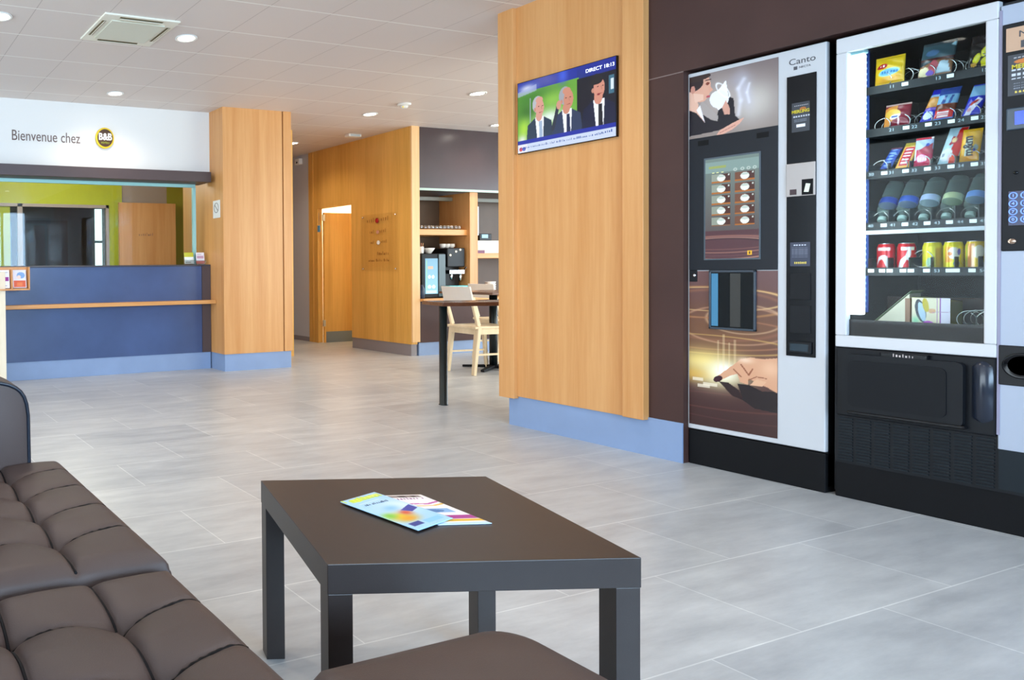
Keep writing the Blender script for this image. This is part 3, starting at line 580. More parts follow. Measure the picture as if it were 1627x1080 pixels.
obj('return_tray', MB().box(XF-.012, XF-.004, 1.768, 1.846, .565, .615), CHAR, t, .004); obj('return_cup', MB().box(XF-.0125, XF-.012, 1.778, 1.838, .575, .605), mat('cup_shadow', '#1c2e38', .2), t)
TXD = mat('print_dark', '#4a4a50', .5)
text('lettering', 'Canto', .036, (XF-.0005, 1.806, 1.785), XN, TXD, t)
text('lettering', 'NECTA', .012, (XF-.0005, 1.797, 1.758), XN, TXD, t); obj('logo_mark', MB().box(XF-.001, XF, 1.822, 1.834, 1.751, 1.765), TXD, t)

# ================================================================ SNACK MACHINE
SN = thing('snack_machine', 'wide snack and cold drinks vending machine with a glass front and white frame', 'vending machine', (3.75, 1.3, 0)); t = SN
FW = mat('frame_white', '#cfcecf', .3)
cab = MB().box(4.30, 4.42, .93, 1.708, .02, 1.838).box(XF+.02, 4.32, 1.690, 1.708, .02, 1.838).box(XF+.02, 4.32, .93, 1.262, .02, 1.83).box(XF+.02, 4.32, 1.262, 1.70, 1.812, 1.838).box(XF+.02, 4.32, 1.262, 1.70, .02, .63)
obj('cabinet', cab, BLACK, t, .003)
obj('liner', MB().box(XF+.03, 4.30, 1.684, 1.690, .63, 1.812).box(XF+.03, 4.30, 1.262, 1.266, .63, 1.812).box(4.29, 4.30, 1.266, 1.684, .63, 1.812).box(XF+.03, 4.30, 1.266, 1.684, 1.805, 1.812), mat('liner_dark', '#0a0b0e', .5), t)
# frame ring
def ring(x0, x1, yo0, yo1, zo0, zo1, yi0, yi1, zi0, zi1):
    m = MB(); m.box(x0, x1, yo0, yo1, zi1, zo1); m.box(x0, x1, yo0, yo1, zo0, zi0); m.box(x0, x1, yo0, yi0, zi0, zi1); m.box(x0, x1, yi1, yo1, zi0, zi1); return m
obj('door_frame', ring(XF-.006, XF+.024, 1.263, 1.695, .606, 1.836, 1.294, 1.660, .652, 1.776), FW, t, .004)
obj('window_glass', MB().box(XF+.008, XF+.012, 1.292, 1.662, .65, 1.778), glassmat('machine_glass', (.90, .94, .95), .01, fk=.07), t)
obj('lower_blind', MB().box(XF+.014, XF+.02, 1.294, 1.690, .645, .716), mat('brown_blind', '#33241f', .4), t)
obj('light_tube', MB().box(XF+.022, XF+.05, 1.626, 1.682, .735, 1.765), mat('tube_light', '#f4ffff', .4, emit='#eefcff', es=2.6), t, .006)
obj('tube_end_cap', MB().box(XF+.02, XF+.052, 1.622, 1.684, 1.765, 1.782), mat('teal_cap', '#88b0b4', .3), t, .003)
a = area('machine_tube_glow', (XF+.035, 1.61, 1.25), (PI/2, 0, 0), .02, 1.0, 1.0, (.86, .96, 1)); a.parent = t; a.matrix_parent_inverse = Matrix.Translation(-t.location)
TRAY = mat('tray_dark', '#10191d', .4, .1); RAIL = mat('rail_perforated', '#27425c', .35, .3); PRICE = mat('price_label', '#dcecec', .5, emit='#c8e0e4', es=.35); NUM = mat('tray_number', '#b8ccd4', .5)
XS = 3.86
rows_ = {1: 1.631, 2: 1.461, 3: 1.293, 4: 1.086, 5: .905}
price_y = {1: [1.552, 1.43, 1.30], 2: [1.548, 1.487, 1.427, 1.368, 1.31], 3: [1.610, 1.549, 1.489, 1.427, 1.368], 4: [1.611, 1.550, 1.489, 1.430, 1.370], 5: [1.648, 1.615, 1.593, 1.555, 1.533, 1.49, 1.43, 1.412, 1.372]}
nums = {1: [('11', 1.589), ('13', 1.462), ('15', 1.345)], 2: [('21', 1.589), ('22', 1.525), ('23', 1.462), ('24', 1.402), ('25', 1.345)], 3: [('30', 1.649), ('31', 1.589), ('32', 1.525), ('33', 1.462), ('34', 1.402), ('35', 1.345)],
        4: [('40', 1.65), ('41', 1.584), ('42', 1.522), ('43', 1.462), ('44', 1.402), ('45', 1.345)], 5: [('53', 1.462), ('54', 1.345)]}
for k, z in rows_.items():
    tr = obj('product_tray', MB().box(XS, 4.28, 1.27, 1.68, z-.012, z+.0).box(XS-.004, XS, 1.27, 1.68, z-.016, z+.016), TRAY, t)
    for i, y in enumerate(price_y[k]): obj('price_label', MB().box(XS-.0052, XS-.004, y-.009, y+.009, z-.0035, z+.010), PRICE, tr)
    for s_, y in nums[k]: text('tray_number', s_, .017, (XS-.005, y, z+.002), XN, NUM, tr, .0001)
obj('white_tray_edge', MB().box(XS-.008, XS, 1.27, 1.68, 1.054, 1.070), mat('white_edge', '#d4dce4', .3, emit=None), t, .002)
# perforated back rails
holes = MB(); rail = MB().box(XS+.01, XS+.014, 1.662, 1.682, .74, 1.80)
obj('slotted_rail', rail, mat('rail_blue', '#1e3f86', .35, .3), t)
h2 = MB()
for k in range(44): h2.box(XS+.0085, XS+.0099, 1.668, 1.673, .76+k*.0235, .768+k*.0235)
obj('rail_slots', h2, mat('slot_pale', '#9cc4e8', .4), t)
obj('back_plate', MB().box(4.05, 4.06, 1.27, 1.40, .74, .90), mat('teal_plate', '#6f9498', .4, .2), t)
h3 = MB()
for y in (1.385, 1.367, 1.32):
    for k in range(5): h3.lathe((4.0495, y, .757+.03*k), [(.0045, 0), (.0045, .001)], 10, (-1, 0, 0))
obj('plate_holes', h3, BLACKM, t)
obj('lower_shelf_back', MB().box(4.06, 4.07, 1.27, 1.684, .70, .80), mat('brown_back', '#4a362e', .5), t)
obj('bottom_tray', MB().box(XS-.02, 4.28, 1.27, 1.68, .69, .702), TRAY, t)
COILM = mat('coil_wire', '#d8dcd8', .2, .85)
def coil(y, z, r=.026, x0=XS+.004, turns=4, pitch=.05, ph=0.):
    pts = [(x0+pitch*a/(2*PI), y+r*math.cos(a+ph), z+r*math.sin(a+ph)) for a in np.linspace(0, turns*2*PI, turns*20)]
    obj('spiral_coil', MB().tube(pts, .0016, 6), COILM, t)
for y, z, r in ((1.625, 1.67, .028), (1.565, 1.672, .03), (1.503, 1.668, .028), (1.452, 1.672, .032), (1.372, 1.668, .034), (1.31, 1.67, .03),
                (1.628, 1.493, .028), (1.573, 1.494, .03), (1.512, 1.492, .029), (1.450, 1.492, .029), (1.387, 1.490, .029), (1.33, 1.49, .027),
                (1.635, 1.325, .028), (1.578, 1.325, .028), (1.515, 1.325, .028), (1.450, 1.325, .029), (1.387, 1.325, .029), (1.33, 1.325, .028),
                (1.632, 1.118, .029), (1.572, 1.118, .029), (1.512, 1.118, .029), (1.450, 1.118, .029), (1.387, 1.118, .029), (1.33, 1.118, .029), (1.512, .955, .034), (1.395, .728, .03), (1.345, .728, .03)):
    coil(y, z, r, ph=2.2, turns=3)
for y in (1.658, 1.60, 1.54, 1.48, 1.418, 1.358, 1.30):
    obj('tray_divider', MB().box(XS, 4.27, y-.001, y+.001, 1.293, 1.335).box(XS, 4.27, y-.001, y+.001, 1.086, 1.15).box(XS, 4.27, y-.001, y+.001, .905, .96), mat('divider_smoke', '#1c282c', .25), t)
# lower black body
obj('skirt', MB().box(XF+.008, XF+.05, .93, 1.700, 0, .145), BLACKM, t, .004)
g = MB().box(XF+.004, XF+.03, .93, 1.695, .14, .335); obj('grille_panel', g, CHAR, t)
for k in range(8):
    y1 = 1.690-k*.0535; gm = MB()
    for j in range(15): gm.box(XF-.001, XF+.005, y1-.047, y1-.004, .152+j*.0118, .1565+j*.0118)
    obj('grille_slats', gm, mat('grille_slate', '#141d23', .5, spec=.25), t)
obj('grille_slats', MB().box(XF-.001, XF+.005, 1.13, 1.258, .152, .30), mat('grille_slate'), t)
obj('lower_body', MB().box(XF-.002, XF+.03, 1.264, 1.695, .33, .604), CHAR, t, .006)
fl = thing_flap = obj('delivery_flap', MB().rbox(1.335, 1.665, .352, .582, 0, .022, .018), CHAR, t)
for v in fl.data.vertices: v.co = (XF-.006-v.co.z*.9, v.co.x, v.co.y)
fl.data.flip_normals()
pn = obj('flap_panel', MB().rbox(1.375, 1.645, .375, .558, 0, .004, .022), mat('flap_inset', '#101216', .5, spec=.2), fl)
for v in pn.data.vertices: v.co = (XF-.0255-v.co.z, v.co.x, v.co.y)
pn.data.flip_normals()
obj('flap_lip', MB().box(XF-.03, XF-.004, 1.328, 1.648, .345, .358), BLACKG, t, .004)
obj('handle_recess', MB().box(XF-.020, XF-.003, 1.425, 1.556, .575, .598), BLACKG, t, .003)
strokes('flap_lettering', [7], .014, (XF-.0205, 1.49, .587), XN, mat('lettering_pale', '#c8b8b4', .4), t)
obj('corner_bolster', MB().lathe((XF+.02, 1.296, .36), [(.012, 0), (.034, .03), (.034, .21), (.02, .235)], 20), mat('bolster_gloss', '#222834', .18), t)
# payment side
obj('payment_column', MB().box(XF-.002, XF+.03, .93, 1.2605, .29, 1.815), mat('cool_grey_door', '#a9b0bf', .35), t, .003)
obj('column_trim', MB().box(XF-.004, XF+.02, 1.2555, 1.2625, .34, 1.80), mat('violet_grey_trim', '#8c88a0', .3), t)
obj('payment_panel', MB().box(XF-.008, XF-.001, .95, 1.254, .975, 1.748), CHAR, t, .003)
obj('name_plate', MB().box(XF-.0095, XF-.008, .99, 1.245, 1.652, 1.732), mat('tan_plate', '#c9a081', .4), t)
text('plate_lettering', 'Melodia', .03, (XF-.0098, 1.218, 1.706), XN, TXD, t, align='LEFT'); obj('plate_mark', MB().box(XF-.0102, XF-.0095, 1.198, 1.212, 1.66, 1.684), TXD, t)
smallsheet('payment_sticker', 1.15, 1.241, 1.502, 1.64, lambda p: (p.ell(.5, .82, .35, .06, '#c8701c'), rows(p, [(.90, .03)], '#a8a8ac', .7, 7), rows(p, [(.60, .04), (.48, .06), (.40, .02)], '#c8ccd4', .8, 6), rows(p, [(.28, .02), (.22, .02), (.16, .02)], '#7f8794', .7, 12), [p.ell(.2+.1*k, .08, .03, .025, '#e4cc50') for k in range(7)]), SN, XF-.0085)
text('sticker_text', 'MERLING', .020, (XF-.009, 1.1955, 1.598), XN, mat('gold_text'), t, bold=.0006, sx=.9)
obj('display_hood', MB().box(XF-.016, XF-.008, 1.05, 1.243, 1.385, 1.46), mat('hood_slate', '#3a4854', .3), t, .006)
obj('display', MB().box(XF-.0175, XF-.016, 1.07, 1.222, 1.402, 1.446), mat('blue_display', '#2238c8', .2, emit='#2a44e0', es=1.0), t)
obj('key_lock', MB().lathe((XF-.008, 1.222, 1.24), [(.006, 0), (.006, .004), (0, .005)], 12, (-1, 0, 0)), BLACKG, t)
obj('keypad_plate', MB().box(XF-.0095, XF-.008, 1.12, 1.237, 1.062, 1.178), mat('keypad_navy', '#101848', .3), t)
BK = mat('key_blue', '#6f8fe8', .3, emit='#5a7ce8', es=.7)
for r_, rr in enumerate((('1', '2', '3'), ('4', '5', '6'), ('7', '8', '9'), ('0', 'R', 'C'))):
    for c_, ch in enumerate(rr):
        y, z = 1.2265-c_*.026, 1.163-r_*.027; pts = [(XF-.0105, y+.0088*math.cos(a), z+.0105*math.sin(a)) for a in np.linspace(0, 2*PI, 21)[:-1]]
        kb = obj('key', MB().tube(pts, .0016, 6, True), BK, t); text('key_number', ch, .013, (XF-.0102, y, z), XN, BK, kb, .0001, bold=.0004)
obj('coin_button', MB().lathe((XF-.008, 1.228, 1.008), [(.010, 0), (.009, .006), (0, .009)], 18, (-1, 0, 0)), mat('brass_button', '#c8a890', .2, .8), t)
obj('return_panel', MB().box(XF-.006, XF, .95, 1.259, .515, .652), BLACK, t, .003)
obj('return_bowl', MB().lathe((XF-.006, 1.205, .585), [(.034, 0), (.044, .006), (.040, .008), (.024, -.01), (0, -.012)], 28, (-1, 0, 0)), BLACKG, t)

# ---------------- products (each one its own thing)
def bag(nm, label, y0, y1, z0, z1, paint, lean=(0, 0), T=.011, x=XS+.018, nx=34, ny=44, grp='snack packets in the glass machine', ml=None, cat='snack packet'):
    """crimped pillow packet; lean = (shift in x, shift in y) of its top"""
    p = Pic(nx, ny); p.fill('#888888'); paint(p)
    s, tt = p.s, p.t
    cr = (tt < .05) | (tt > .95)
    off = T*np.sqrt(np.clip(np.sin(PI*s), 0, 1))*np.sqrt(np.clip(np.sin(PI*np.clip((tt-.04)/.92, 0, 1)), 0, 1)); off = off+T*.10*np.sin(tt*23+s*9)*np.sin(PI*s)
    off = np.where(cr, .0006*np.sin(s*60), off)+.0004
    me = painted(nm, p, (x, y1, z0), (0, -(y1-y0), 0), (lean[0], lean[1], z1-z0), ml or vcol('foil_print', .22), shape=lambda a, b: off, thick=.0004)
    return tag(me, label, cat, grp)
bag('nut_packet', 'yellow nut packet with a red badge and blue oval on the top tray', 1.563, 1.648, 1.650, 1.757, lambda p: (p.fill('#e0b81c'), p.ell(.3, .15, .35, .15, '#d8902c', .7, soft=1.5), p.ell(.7, .2, .3, .2, '#e09a28', .6, soft=1.5), p.ell(.5, .43, .34, .13, '#6fb4d8', rot=.12), p.ring(.5, .43, .34, .13, .08, '#a8d8b8', rot=.12), p.ell(.27, .66, .19, .09, '#b01c24', rot=.25), p.rect(.2, .24, .63, .69, '#f0e0e0'), p.rect(.28, .36, .64, .70, '#f0e0e0'), [p.rect(.25+.1*k, .31+.1*k, .39, .47, '#3a7cb0') for k in range(6)]), lean=(0, -.004))
bag('crisps_packet', 'dark packet with a colourful lower half on the top tray', 1.435, 1.525, 1.649, 1.775, lambda p: (p.fill('#26333a'), p.rect(0, 1, .48, .93, '#3a545c'), p.ell(.35, .68, .2, .09, '#46688c'), p.rect(0, 1, .46, .52, '#4a2420'), p.poly([(0, 0), (1, 0), (1, .42), (.6, .46), (0, .3)], '#8a5c38'), p.ell(.2, .15, .25, .13, '#e8d8a8'), p.ell(.45, .25, .15, .2, '#b04a54'), p.poly([(.5, .05), (.95, .05), (.85, .38), (.65, .42)], '#b8d0dc'), p.ell(.35, .1, .12, .07, '#7c60c0'), p.poly([(.85, .85), (1, .95), (1, .8)], '#b4e0ee'), p.rect(0, 1, .93, 1, '#3c4a50')), lean=(.012, -.012))
bag('candy_packet', 'clear packet of bright yellow sweets on the top tray', 1.318, 1.395, 1.652, 1.768, lambda p: (p.fill('#1b1614'), [p.ell(x, y, .17, .11, '#e4dc18', rot=1.1) for x, y in ((.3, .25), (.55, .45), (.85, .55), (.8, .25), (.55, .12))], [p.ell(x, y, .10, .06, '#f2f060', rot=1.1) for x, y in ((.3, .27), (.54, .48), (.84, .57))], p.ell(.2, .08, .1, .06, '#d09a18'), p.rect(0, 1, .72, .98, '#2c2422'), p.ell(.6, .85, .2, .05, '#5a5654')), lean=(.01, -.008))
bag('pastry_packet', 'orange and dark red pastry packet on the second tray', 1.548, 1.622, 1.478, 1.566, lambda p: (p.fill('#7c1c2c'), p.poly([(0, 0), (0, .8), (.5, 1), (.5, .5), (.2, 0)], '#d88c3c'), p.ell(.35, .55, .3, .22, '#e8b848'), p.ell(.45, .42, .2, .1, '#e8ecf4', rot=.3), p.rect(.32, .55, .39, .45, '#2c4a9c'), p.rect(.55, .62, .05, .35, '#f0c8d0'), p.rect(0, 1, .93, 1, '#b89890')), lean=(.01, -.004))
bag('chocolate_bar', 'slim blue and caramel bar leaning in the second tray', 1.486, 1.522, 1.476, 1.60, lambda p: (p.fill('#1c24b4'), p.rect(0, 1, .42, .75, '#c8843c'), p.ell(.5, .58, .4, .12, '#e0a45c'), p.ell(.5, .2, .35, .12, '#dce8f8'), p.rect(0, 1, .76, .82, '#8fb8e0'), p.rect(.1, .9, .36, .40, '#8c6cc0')), lean=(.035, -.028), T=.008, nx=20, cat='chocolate bar')
bag('biscuit_packet', 'blue packet with a red badge and white lettering on the second tray', 1.432, 1.487, 1.474, 1.598, lambda p: (p.fill('#2c4c9c'), p.rect(0, 1, .48, .78, '#7fb8dc'), p.poly([(.25, .5), (.35, .76), (.5, .76), (.45, .5)], '#3c5c9c'), p.poly([(.6, .5), (.7, .76), (.8, .76), (.75, .5)], '#3c5c9c'), p.rect(0, 1, .30, .50, '#6c3018'), p.rect(.08, .95, .08, .32, '#cc2420'), [p.rect(.2, .75, .11+.06*k, .145+.06*k, '#f8e8e8') for k in range(3)], p.rect(0, 1, 0, .08, '#5080d0')), lean=(.03, -.014), T=.010)
bag('chocolate_bar', 'blue and white bar at the right of the second tray', 1.366, 1.410, 1.474, 1.592, lambda p: (p.fill('#2030c0'), p.rect(0, 1, .62, .96, '#7cb0d4'), p.poly([(.1, .05), (.45, .05), (.9, .5), (.6, .58), (.3, .3)], '#e8e4f4'), p.ell(.5, .42, .25, .05, '#c03c34', rot=.3), p.ell(.35, .2, .12, .06, '#e0a0a8')), lean=(.03, -.022), T=.009, cat='chocolate bar')
bag('chocolate_bar', 'slim royal blue bar leaning at the left of the third tray', 1.600, 1.632, 1.315, 1.395, lambda p: (p.fill('#2447a4'), [p.ell(.5, .14+.15*k, .28, .05, '#6f9ce0') for k in range(6)], p.rect(0, 1, .93, 1, '#6c3450'), p.line([(.1, .75), (.9, .65)], .03, '#9cc8e8')), lean=(.02, -.026), T=.008, nx=20, cat='chocolate bar')
bag('chocolate_bar', 'slim red and yellow bar leaning in the third tray', 1.548, 1.588, 1.312, 1.408, lambda p: (p.fill('#e8a83c'), p.poly([(.2, .08), (.85, .08), (.85, .8), (.2, .8)], '#c42434'), [p.rect(.28, .78, .16+.13*k, .21+.13*k, '#f0dce8') for k in range(5)], p.rect(0, 1, .84, 1, '#a89414')), lean=(.02, -.024), T=.008, nx=20, cat='chocolate bar')
bag('sweets_packet', 'pink and white sweets packet with a red top on the third tray', 1.487, 1.536, 1.312, 1.42, lambda p: (p.fill('#cc2050'), p.rect(0, 1, .56, .93, '#b8cdf0'), p.poly([(0, .2), (.15, .2), (.15, .6), (0, .6)], '#e4ecf8'), p.poly([(.1, .5), (1, .78), (1, .4), (.3, .4)], '#b43c50'), p.ell(.45, .25, .28, .13, '#e8a8d8'), [p.ell(.3+.13*k, .22, .05, .07, '#f8e0f4') for k in range(4)], p.rect(0, 1, .93, 1, '#d01c38'), p.ell(.75, .72, .1, .06, '#2c48b0'), p.ell(.95, .97, .1, .04, '#ffffff')), lean=(.01, -.004))
bag('wafer_packet', 'tall white and red wafer packet leaning on the third tray', 1.422, 1.472, 1.308, 1.445, lambda p: (p.fill('#b8d8e4'), p.poly([(.55, 0), (1, 0), (1, 1), (.6, 1)], '#d4201c'), p.poly([(.35, .5), (.8, .55), (.7, .7), (.4, .75)], '#b42840'), p.ell(.55, .63, .13, .07, '#f0c890'), p.ell(.35, .25, .32, .17, '#e4e8f0'), p.rect(.15, .3, .2, .3, '#8c9cb0'), p.ell(.7, .12, .14, .07, '#e8502c'), p.rect(.5, .6, .05, .25, '#f0d0d8')), lean=(.035, -.022), T=.011)
o = bag('candy_packet', 'bright yellow packet with sideways black lettering on the third tray', 1.366, 1.416, 1.305, 1.43, lambda p: (p.fill('#f0b414'), p.ell(.5, .15, .5, .14, '#f0901c', .6, soft=1.5), p.rect(.28, .62, .2, .72, '#d8e4d0'), p.ell(.8, .42, .12, .1, '#a0b4a8'), p.ell(.75, .36, .07, .05, '#3c3c9c')), lean=(.014, -.008), T=.012)
Rot = (Vector((0, 0, 1)), Vector((0, 1, 0)))
text('lettering', 'm&m', .034, (XS-.002, 1.384, 1.365), Rot, mat('lettering_black', '#1c1a20', .4), o, .0006, bold=.001)
# water bottles, leaning with caps forward
PET = mat('pet_plastic', '#8fa6a2', .14)
_n = PET.node_tree.nodes; _l = PET.node_tree.links; _mx = _n.new('ShaderNodeMixShader'); _tr = _n.new('ShaderNodeBsdfTransparent'); _tr.inputs[0].default_value = (.78, .88, .86, 1)
_lw = _n.new('ShaderNodeLayerWeight'); _lw.inputs[0].default_value = .35; _ma = _n.new('ShaderNodeMath'); _ma.operation = 'MULTIPLY_ADD'; _ma.inputs[1].default_value = .6; _ma.inputs[2].default_value = .18
_l.new(_lw.outputs['Facing'], _ma.inputs[0]); _l.new(_ma.outputs[0], _mx.inputs[0]); _l.new(_tr.outputs[0], _mx.inputs[1]); _l.new(_n['Principled BSDF'].outputs[0], _mx.inputs[2]); _l.new(_mx.outputs[0], _n['Material Output'].inputs[0])
BL = [mat('label_blue_deep', '#2c4ca8', .3), mat('label_blue_mid', '#3a62c0', .3), mat('label_blue_pale', '#b9cdf0', .3), mat('label_green_white', '#c8d8a8', .3), mat('label_sky', '#6f9ce0', .3)]
def bottle(y, label, lm):
    a = Vector((.105, 0, .155)).normalized(); c = Vector((XS+.022, y, 1.108)); t = thing('water_bottle', label, 'bottle', tuple(c), 'plastic water bottles')
    obj('bottle_body', MB().lathe(c, [(.0105, .012), (.0115, .018), (.015, .030), (.024, .046), (.0255, .055), (.0245, .066), (.0258, .07), (.0258, .105), (.0245, .112), (.0258, .118), (.0245, .135), (.0258, .142), (.0245, .158), (.0255, .166), (.022, .183), (.012, .188), (0, .186)], 28, a), PET, t)
    obj('cap', MB().lathe(c, [(.0125, -.002), (.0135, 0), (.0135, .014), (.012, .016)], 20, a), mat('cap_frosted', '#a9c4bc', .35), t)
    obj('label_band', MB().lathe(c, [(.0262, .074), (.0264, .077), (.0264, .098), (.0262, .101)], 28, a), lm, t)
for y, l, m_ in ((1.628, 'clear water bottle with a deep blue label, leftmost of its row', BL[0]), (1.570, 'clear water bottle with a mid blue label, second in its row', BL[1]), (1.510, 'clear water bottle with a pale label, middle of its row', BL[2]), (1.449, 'clear water bottle with a greenish white label, fourth in its row', BL[3]), (1.388, 'clear water bottle with a sky blue label, rightmost visible in its row', BL[4])): bottle(y, l, m_)
# cans
def can(y, label, paint, z0=.906, x=3.905, r=.026, h=.112):
    t = thing('drinks_can', label, 'can', (x, y, z0), 'drinks cans on the lowest tray')
    nx, ny = 60, 36; p = Pic(nx, ny); p.fill('#888888'); paint(p)
    prof = np.array([(r*.78, 0), (r*.98, .008), (r, .014), (r, h-.018), (r*.86, h-.006), (r*.84, h-.003)])
    hh = np.interp(p.t, np.linspace(0, 1, 6), prof[:, 1]); tt = np.linspace(0, h-.003, ny); hz = p.t*(h-.003); rr = np.interp(hz, prof[:, 1], prof[:, 0])
    ang = (p.s-.5)*2*PI; X = -np.cos(ang)*rr; Y = -np.sin(ang)*rr
    idx = np.arange(nx*ny).reshape(ny, nx); q = np.stack([idx[:-1, :-1], idx[:-1, 1:], idx[1:, 1:], idx[1:, :-1]], -1).reshape(-1, 4)
    me = bpy.data.meshes.new('can_body'); me.from_pydata(np.stack([X+x, Y+y, hz+z0], -1).tolist(), [], q.tolist())
    at = me.color_attributes.new('Col', 'FLOAT_COLOR', 'POINT'); C = lin_arr(p.c); at.data.foreach_set('color', np.concatenate([C, np.ones((len(C), 1))], 1).ravel()); me.polygons.foreach_set('use_smooth', [True]*len(me.polygons))
    link('can_body', me, vcol('can_print', .22, 0, .2), t)
    obj('can_lid', MB().lathe((x, y, z0), [(r*.84, h-.004), (r*.86, h), (r*.80, h), (r*.78, h-.003), (0, h-.003)], 28), mat('aluminium', '#d0d2d4', .25, .9), t)
    obj('ring_pull', MB().tube([(x-.004+.006*math.cos(a), y+.004*math.sin(a), z0+h-.001) for a in np.linspace(0, 2*PI, 13)[:-1]], .0008, 5, True), mat('aluminium'), t)
RD = '#cc1420'
can(1.624, 'red drinks can with a white shape low down, leftmost', lambda p: (p.fill(RD), p.rect(.4, .64, .76, .86, '#f4e4e4'), p.poly([(.37, .2), (.42, .52), (.5, .6), (.58, .56), (.66, .1), (.58, .1), (.5, .46), (.44, .4)], '#f0eef2')))
can(1.565, 'red drinks can with a curved white swoosh, second from the left', lambda p: (p.fill(RD), p.rect(.46, .70, .76, .87, '#f4e4e4'), p.poly([(.40, .05), (.45, .4), (.55, .58), (.6, .88), (.64, .88), (.62, .4), (.7, .3), (.56, .42), (.46, .05)], '#f0eef2'), p.rect(.36, .38, .1, .9, '#8c1018')))
can(1.493, 'plain yellow-green drinks can with a small grey patch, third from the left', lambda p: (p.fill('#d8cc14'), p.ell(.52, .3, .07, .18, '#8cb08c'), p.rect(.60, .72, .1, .8, '#a8741c', .6), p.rect(.36, .40, .6, .7, '#8c9020')))
can(1.437, 'yellow drinks can with an orange and white fruit print, fourth from the left', lambda p: (p.fill('#e8dc18'), p.rect(.42, .54, .3, .85, '#f0a03c'), p.ell(.56, .62, .10, .2, '#f8f0e0'), p.ell(.5, .6, .04, .07, '#f08c50'), p.ell(.64, .66, .03, .12, '#5444b8'), p.ell(.6, .25, .05, .08, '#586c70')))
can(1.380, 'peach and yellow drinks can, rightmost on the lowest tray', lambda p: (p.fill('#f0c838'), p.rect(.37, .41, .05, .9, '#b8c83c'), p.rect(.42, .50, .03, .92, '#f09c58'), p.rect(.49, .53, .03, .92, '#f8c8a0'), p.ell(.6, .65, .09, .22, '#fcf4d8'), p.poly([(.56, 0), (.68, 0), (.68, .3)], '#f8f0f4')))
# sandwich boxes at the bottom
t = thing('sandwich_box', 'triangular clear sandwich box lying at the bottom of the machine', 'sandwich box', (3.9, 1.6, .702))
bx = MB().add([(3.89, 1.645, .704), (3.89, 1.55, .704), (3.89, 1.55, .818), (3.97, 1.645, .704), (3.97, 1.55, .704), (3.97, 1.55, .818)], [(0, 1, 2), (5, 4, 3), (0, 3, 4, 1), (1, 4, 5, 2), (2, 5, 3, 0)])
obj('bread', bx, mat('bread_cream', '#e6dcc0', .5, noise=.08, nscale=30), t)
obj('crust', MB().box(3.889, 3.972, 1.548, 1.562, .704, .80), mat('bread_crust', '#9c7458', .5), t)
obj('clear_lid', MB().add([(3.885, 1.652, .703), (3.885, 1.545, .827), (3.975, 1.545, .827), (3.975, 1.652, .703), (3.885, 1.655, .701), (3.885, 1.543, .831), (3.975, 1.543, .831), (3.975, 1.655, .701)], [(0, 1, 2, 3), (7, 6, 5, 4), (0, 4, 5, 1), (2, 6, 7, 3), (1, 5, 6, 2), (0, 3, 7, 4)]), mat('lid_green_tint', '#a8b890', .2), t)
p = Pic(70, 46, 1.5, 1.0); p.fill('#efe2c0'); p.ell(.35, .5, .2, .45, '#22242e', rot=.25); p.ell(.4, .46, .13, .38, '#b8d0e4', rot=.25); p.ell(.55, .72, .12, .28, '#d0b81c', rot=.2); p.ell(.15, .12, .2, .18, '#9ce0b0', soft=1.5)
p.rect(.98, 1.02, 0, 1, '#a83cb0'); p.rect(1.1, 1.14, 0, 1, '#9438a8'); p.rect(1.14, 1.5, 0, 1, '#ece4f4'); p.ell(.8, .5, .14, .1, '#e8b080'); p.ell(.65, .02, .2, .1, '#c058c8'); p.line([(.8, .45), (1.5, .48)], .02, '#b890b8')
t = thing('sandwich_carton', 'cream printed sandwich carton with purple stripes beside the triangular box', 'sandwich carton', (3.9, 1.5, .702))
painted('printed_side', p, (3.884, 1.541, .703), Vector((0, -.104/1.5, 0)), Vector((0, 0, .10)), vcol('poster_print'), t)
obj('carton', MB().add([(3.885, 1.541, .703), (3.885, 1.437, .703), (3.885, 1.437, .79), (3.885, 1.541, .805), (3.97, 1.541, .703), (3.97, 1.437, .703), (3.97, 1.437, .79), (3.97, 1.541, .805)], [(0, 1, 2, 3), (7, 6, 5, 4), (0, 4, 5, 1), (1, 5, 6, 2), (2, 6, 7, 3), (3, 7, 4, 0)]), mat('carton_olive', '#b0a23c', .5), t)

# ================================================================ COFFEE TABLE
t = thing('coffee_table', 'square black-brown coffee table in the foreground', 'coffee table', (1.12, 1.19, 0))
TB = mat('black_brown_foil', '#2a211e', .40, spec=.62, noise=.06, nscale=30, bump=.08, bscale=500)
th = -.3261; c_, s_ = math.cos(th), math.sin(th); OX, OY, TW, TL = .776, 1.042, .5626, .506
def tp(x, y, z): return (OX+x*c_-y*s_, OY+x*s_+y*c_, z)
def tbox(x0, x1, y0, y1, z0, z1):
    return MB().obox(tp((x0+x1)/2, (y0+y1)/2, (z0+z1)/2), ((x1-x0)/2*c_, (x1-x0)/2*s_, 0), (-(y1-y0)/2*s_, (y1-y0)/2*c_, 0), (0, 0, (z1-z0)/2))
obj('tabletop', tbox(0, TW, 0, TL, .367, .421), TB, t, .0012)
for x, y in ((0, 0), (TW-.046, 0), (0, TL-.046), (TW-.046, TL-.046)): obj('leg', tbox(x+.001, x+.045, y+.001, y+.045, 0, .367), TB, t, .001)
def flat(nm, label, A, B, C_, z, pic, grp):  # corners: far-left, near-left, far-right
    A, B, C_ = Vector(A), Vector(B), Vector(C_); 
    o = painted(nm, pic, (B.x, B.y, z), Vector(((C_.x-A.x)/pic.w, (C_.y-A.y)/pic.w, 0)), Vector(((A.x-B.x)/pic.h, (A.y-B.y)/pic.h, 0)), vcol('printed_gloss', .28), thick=.0016)
    return tag(o, label, 'leaflet', grp)
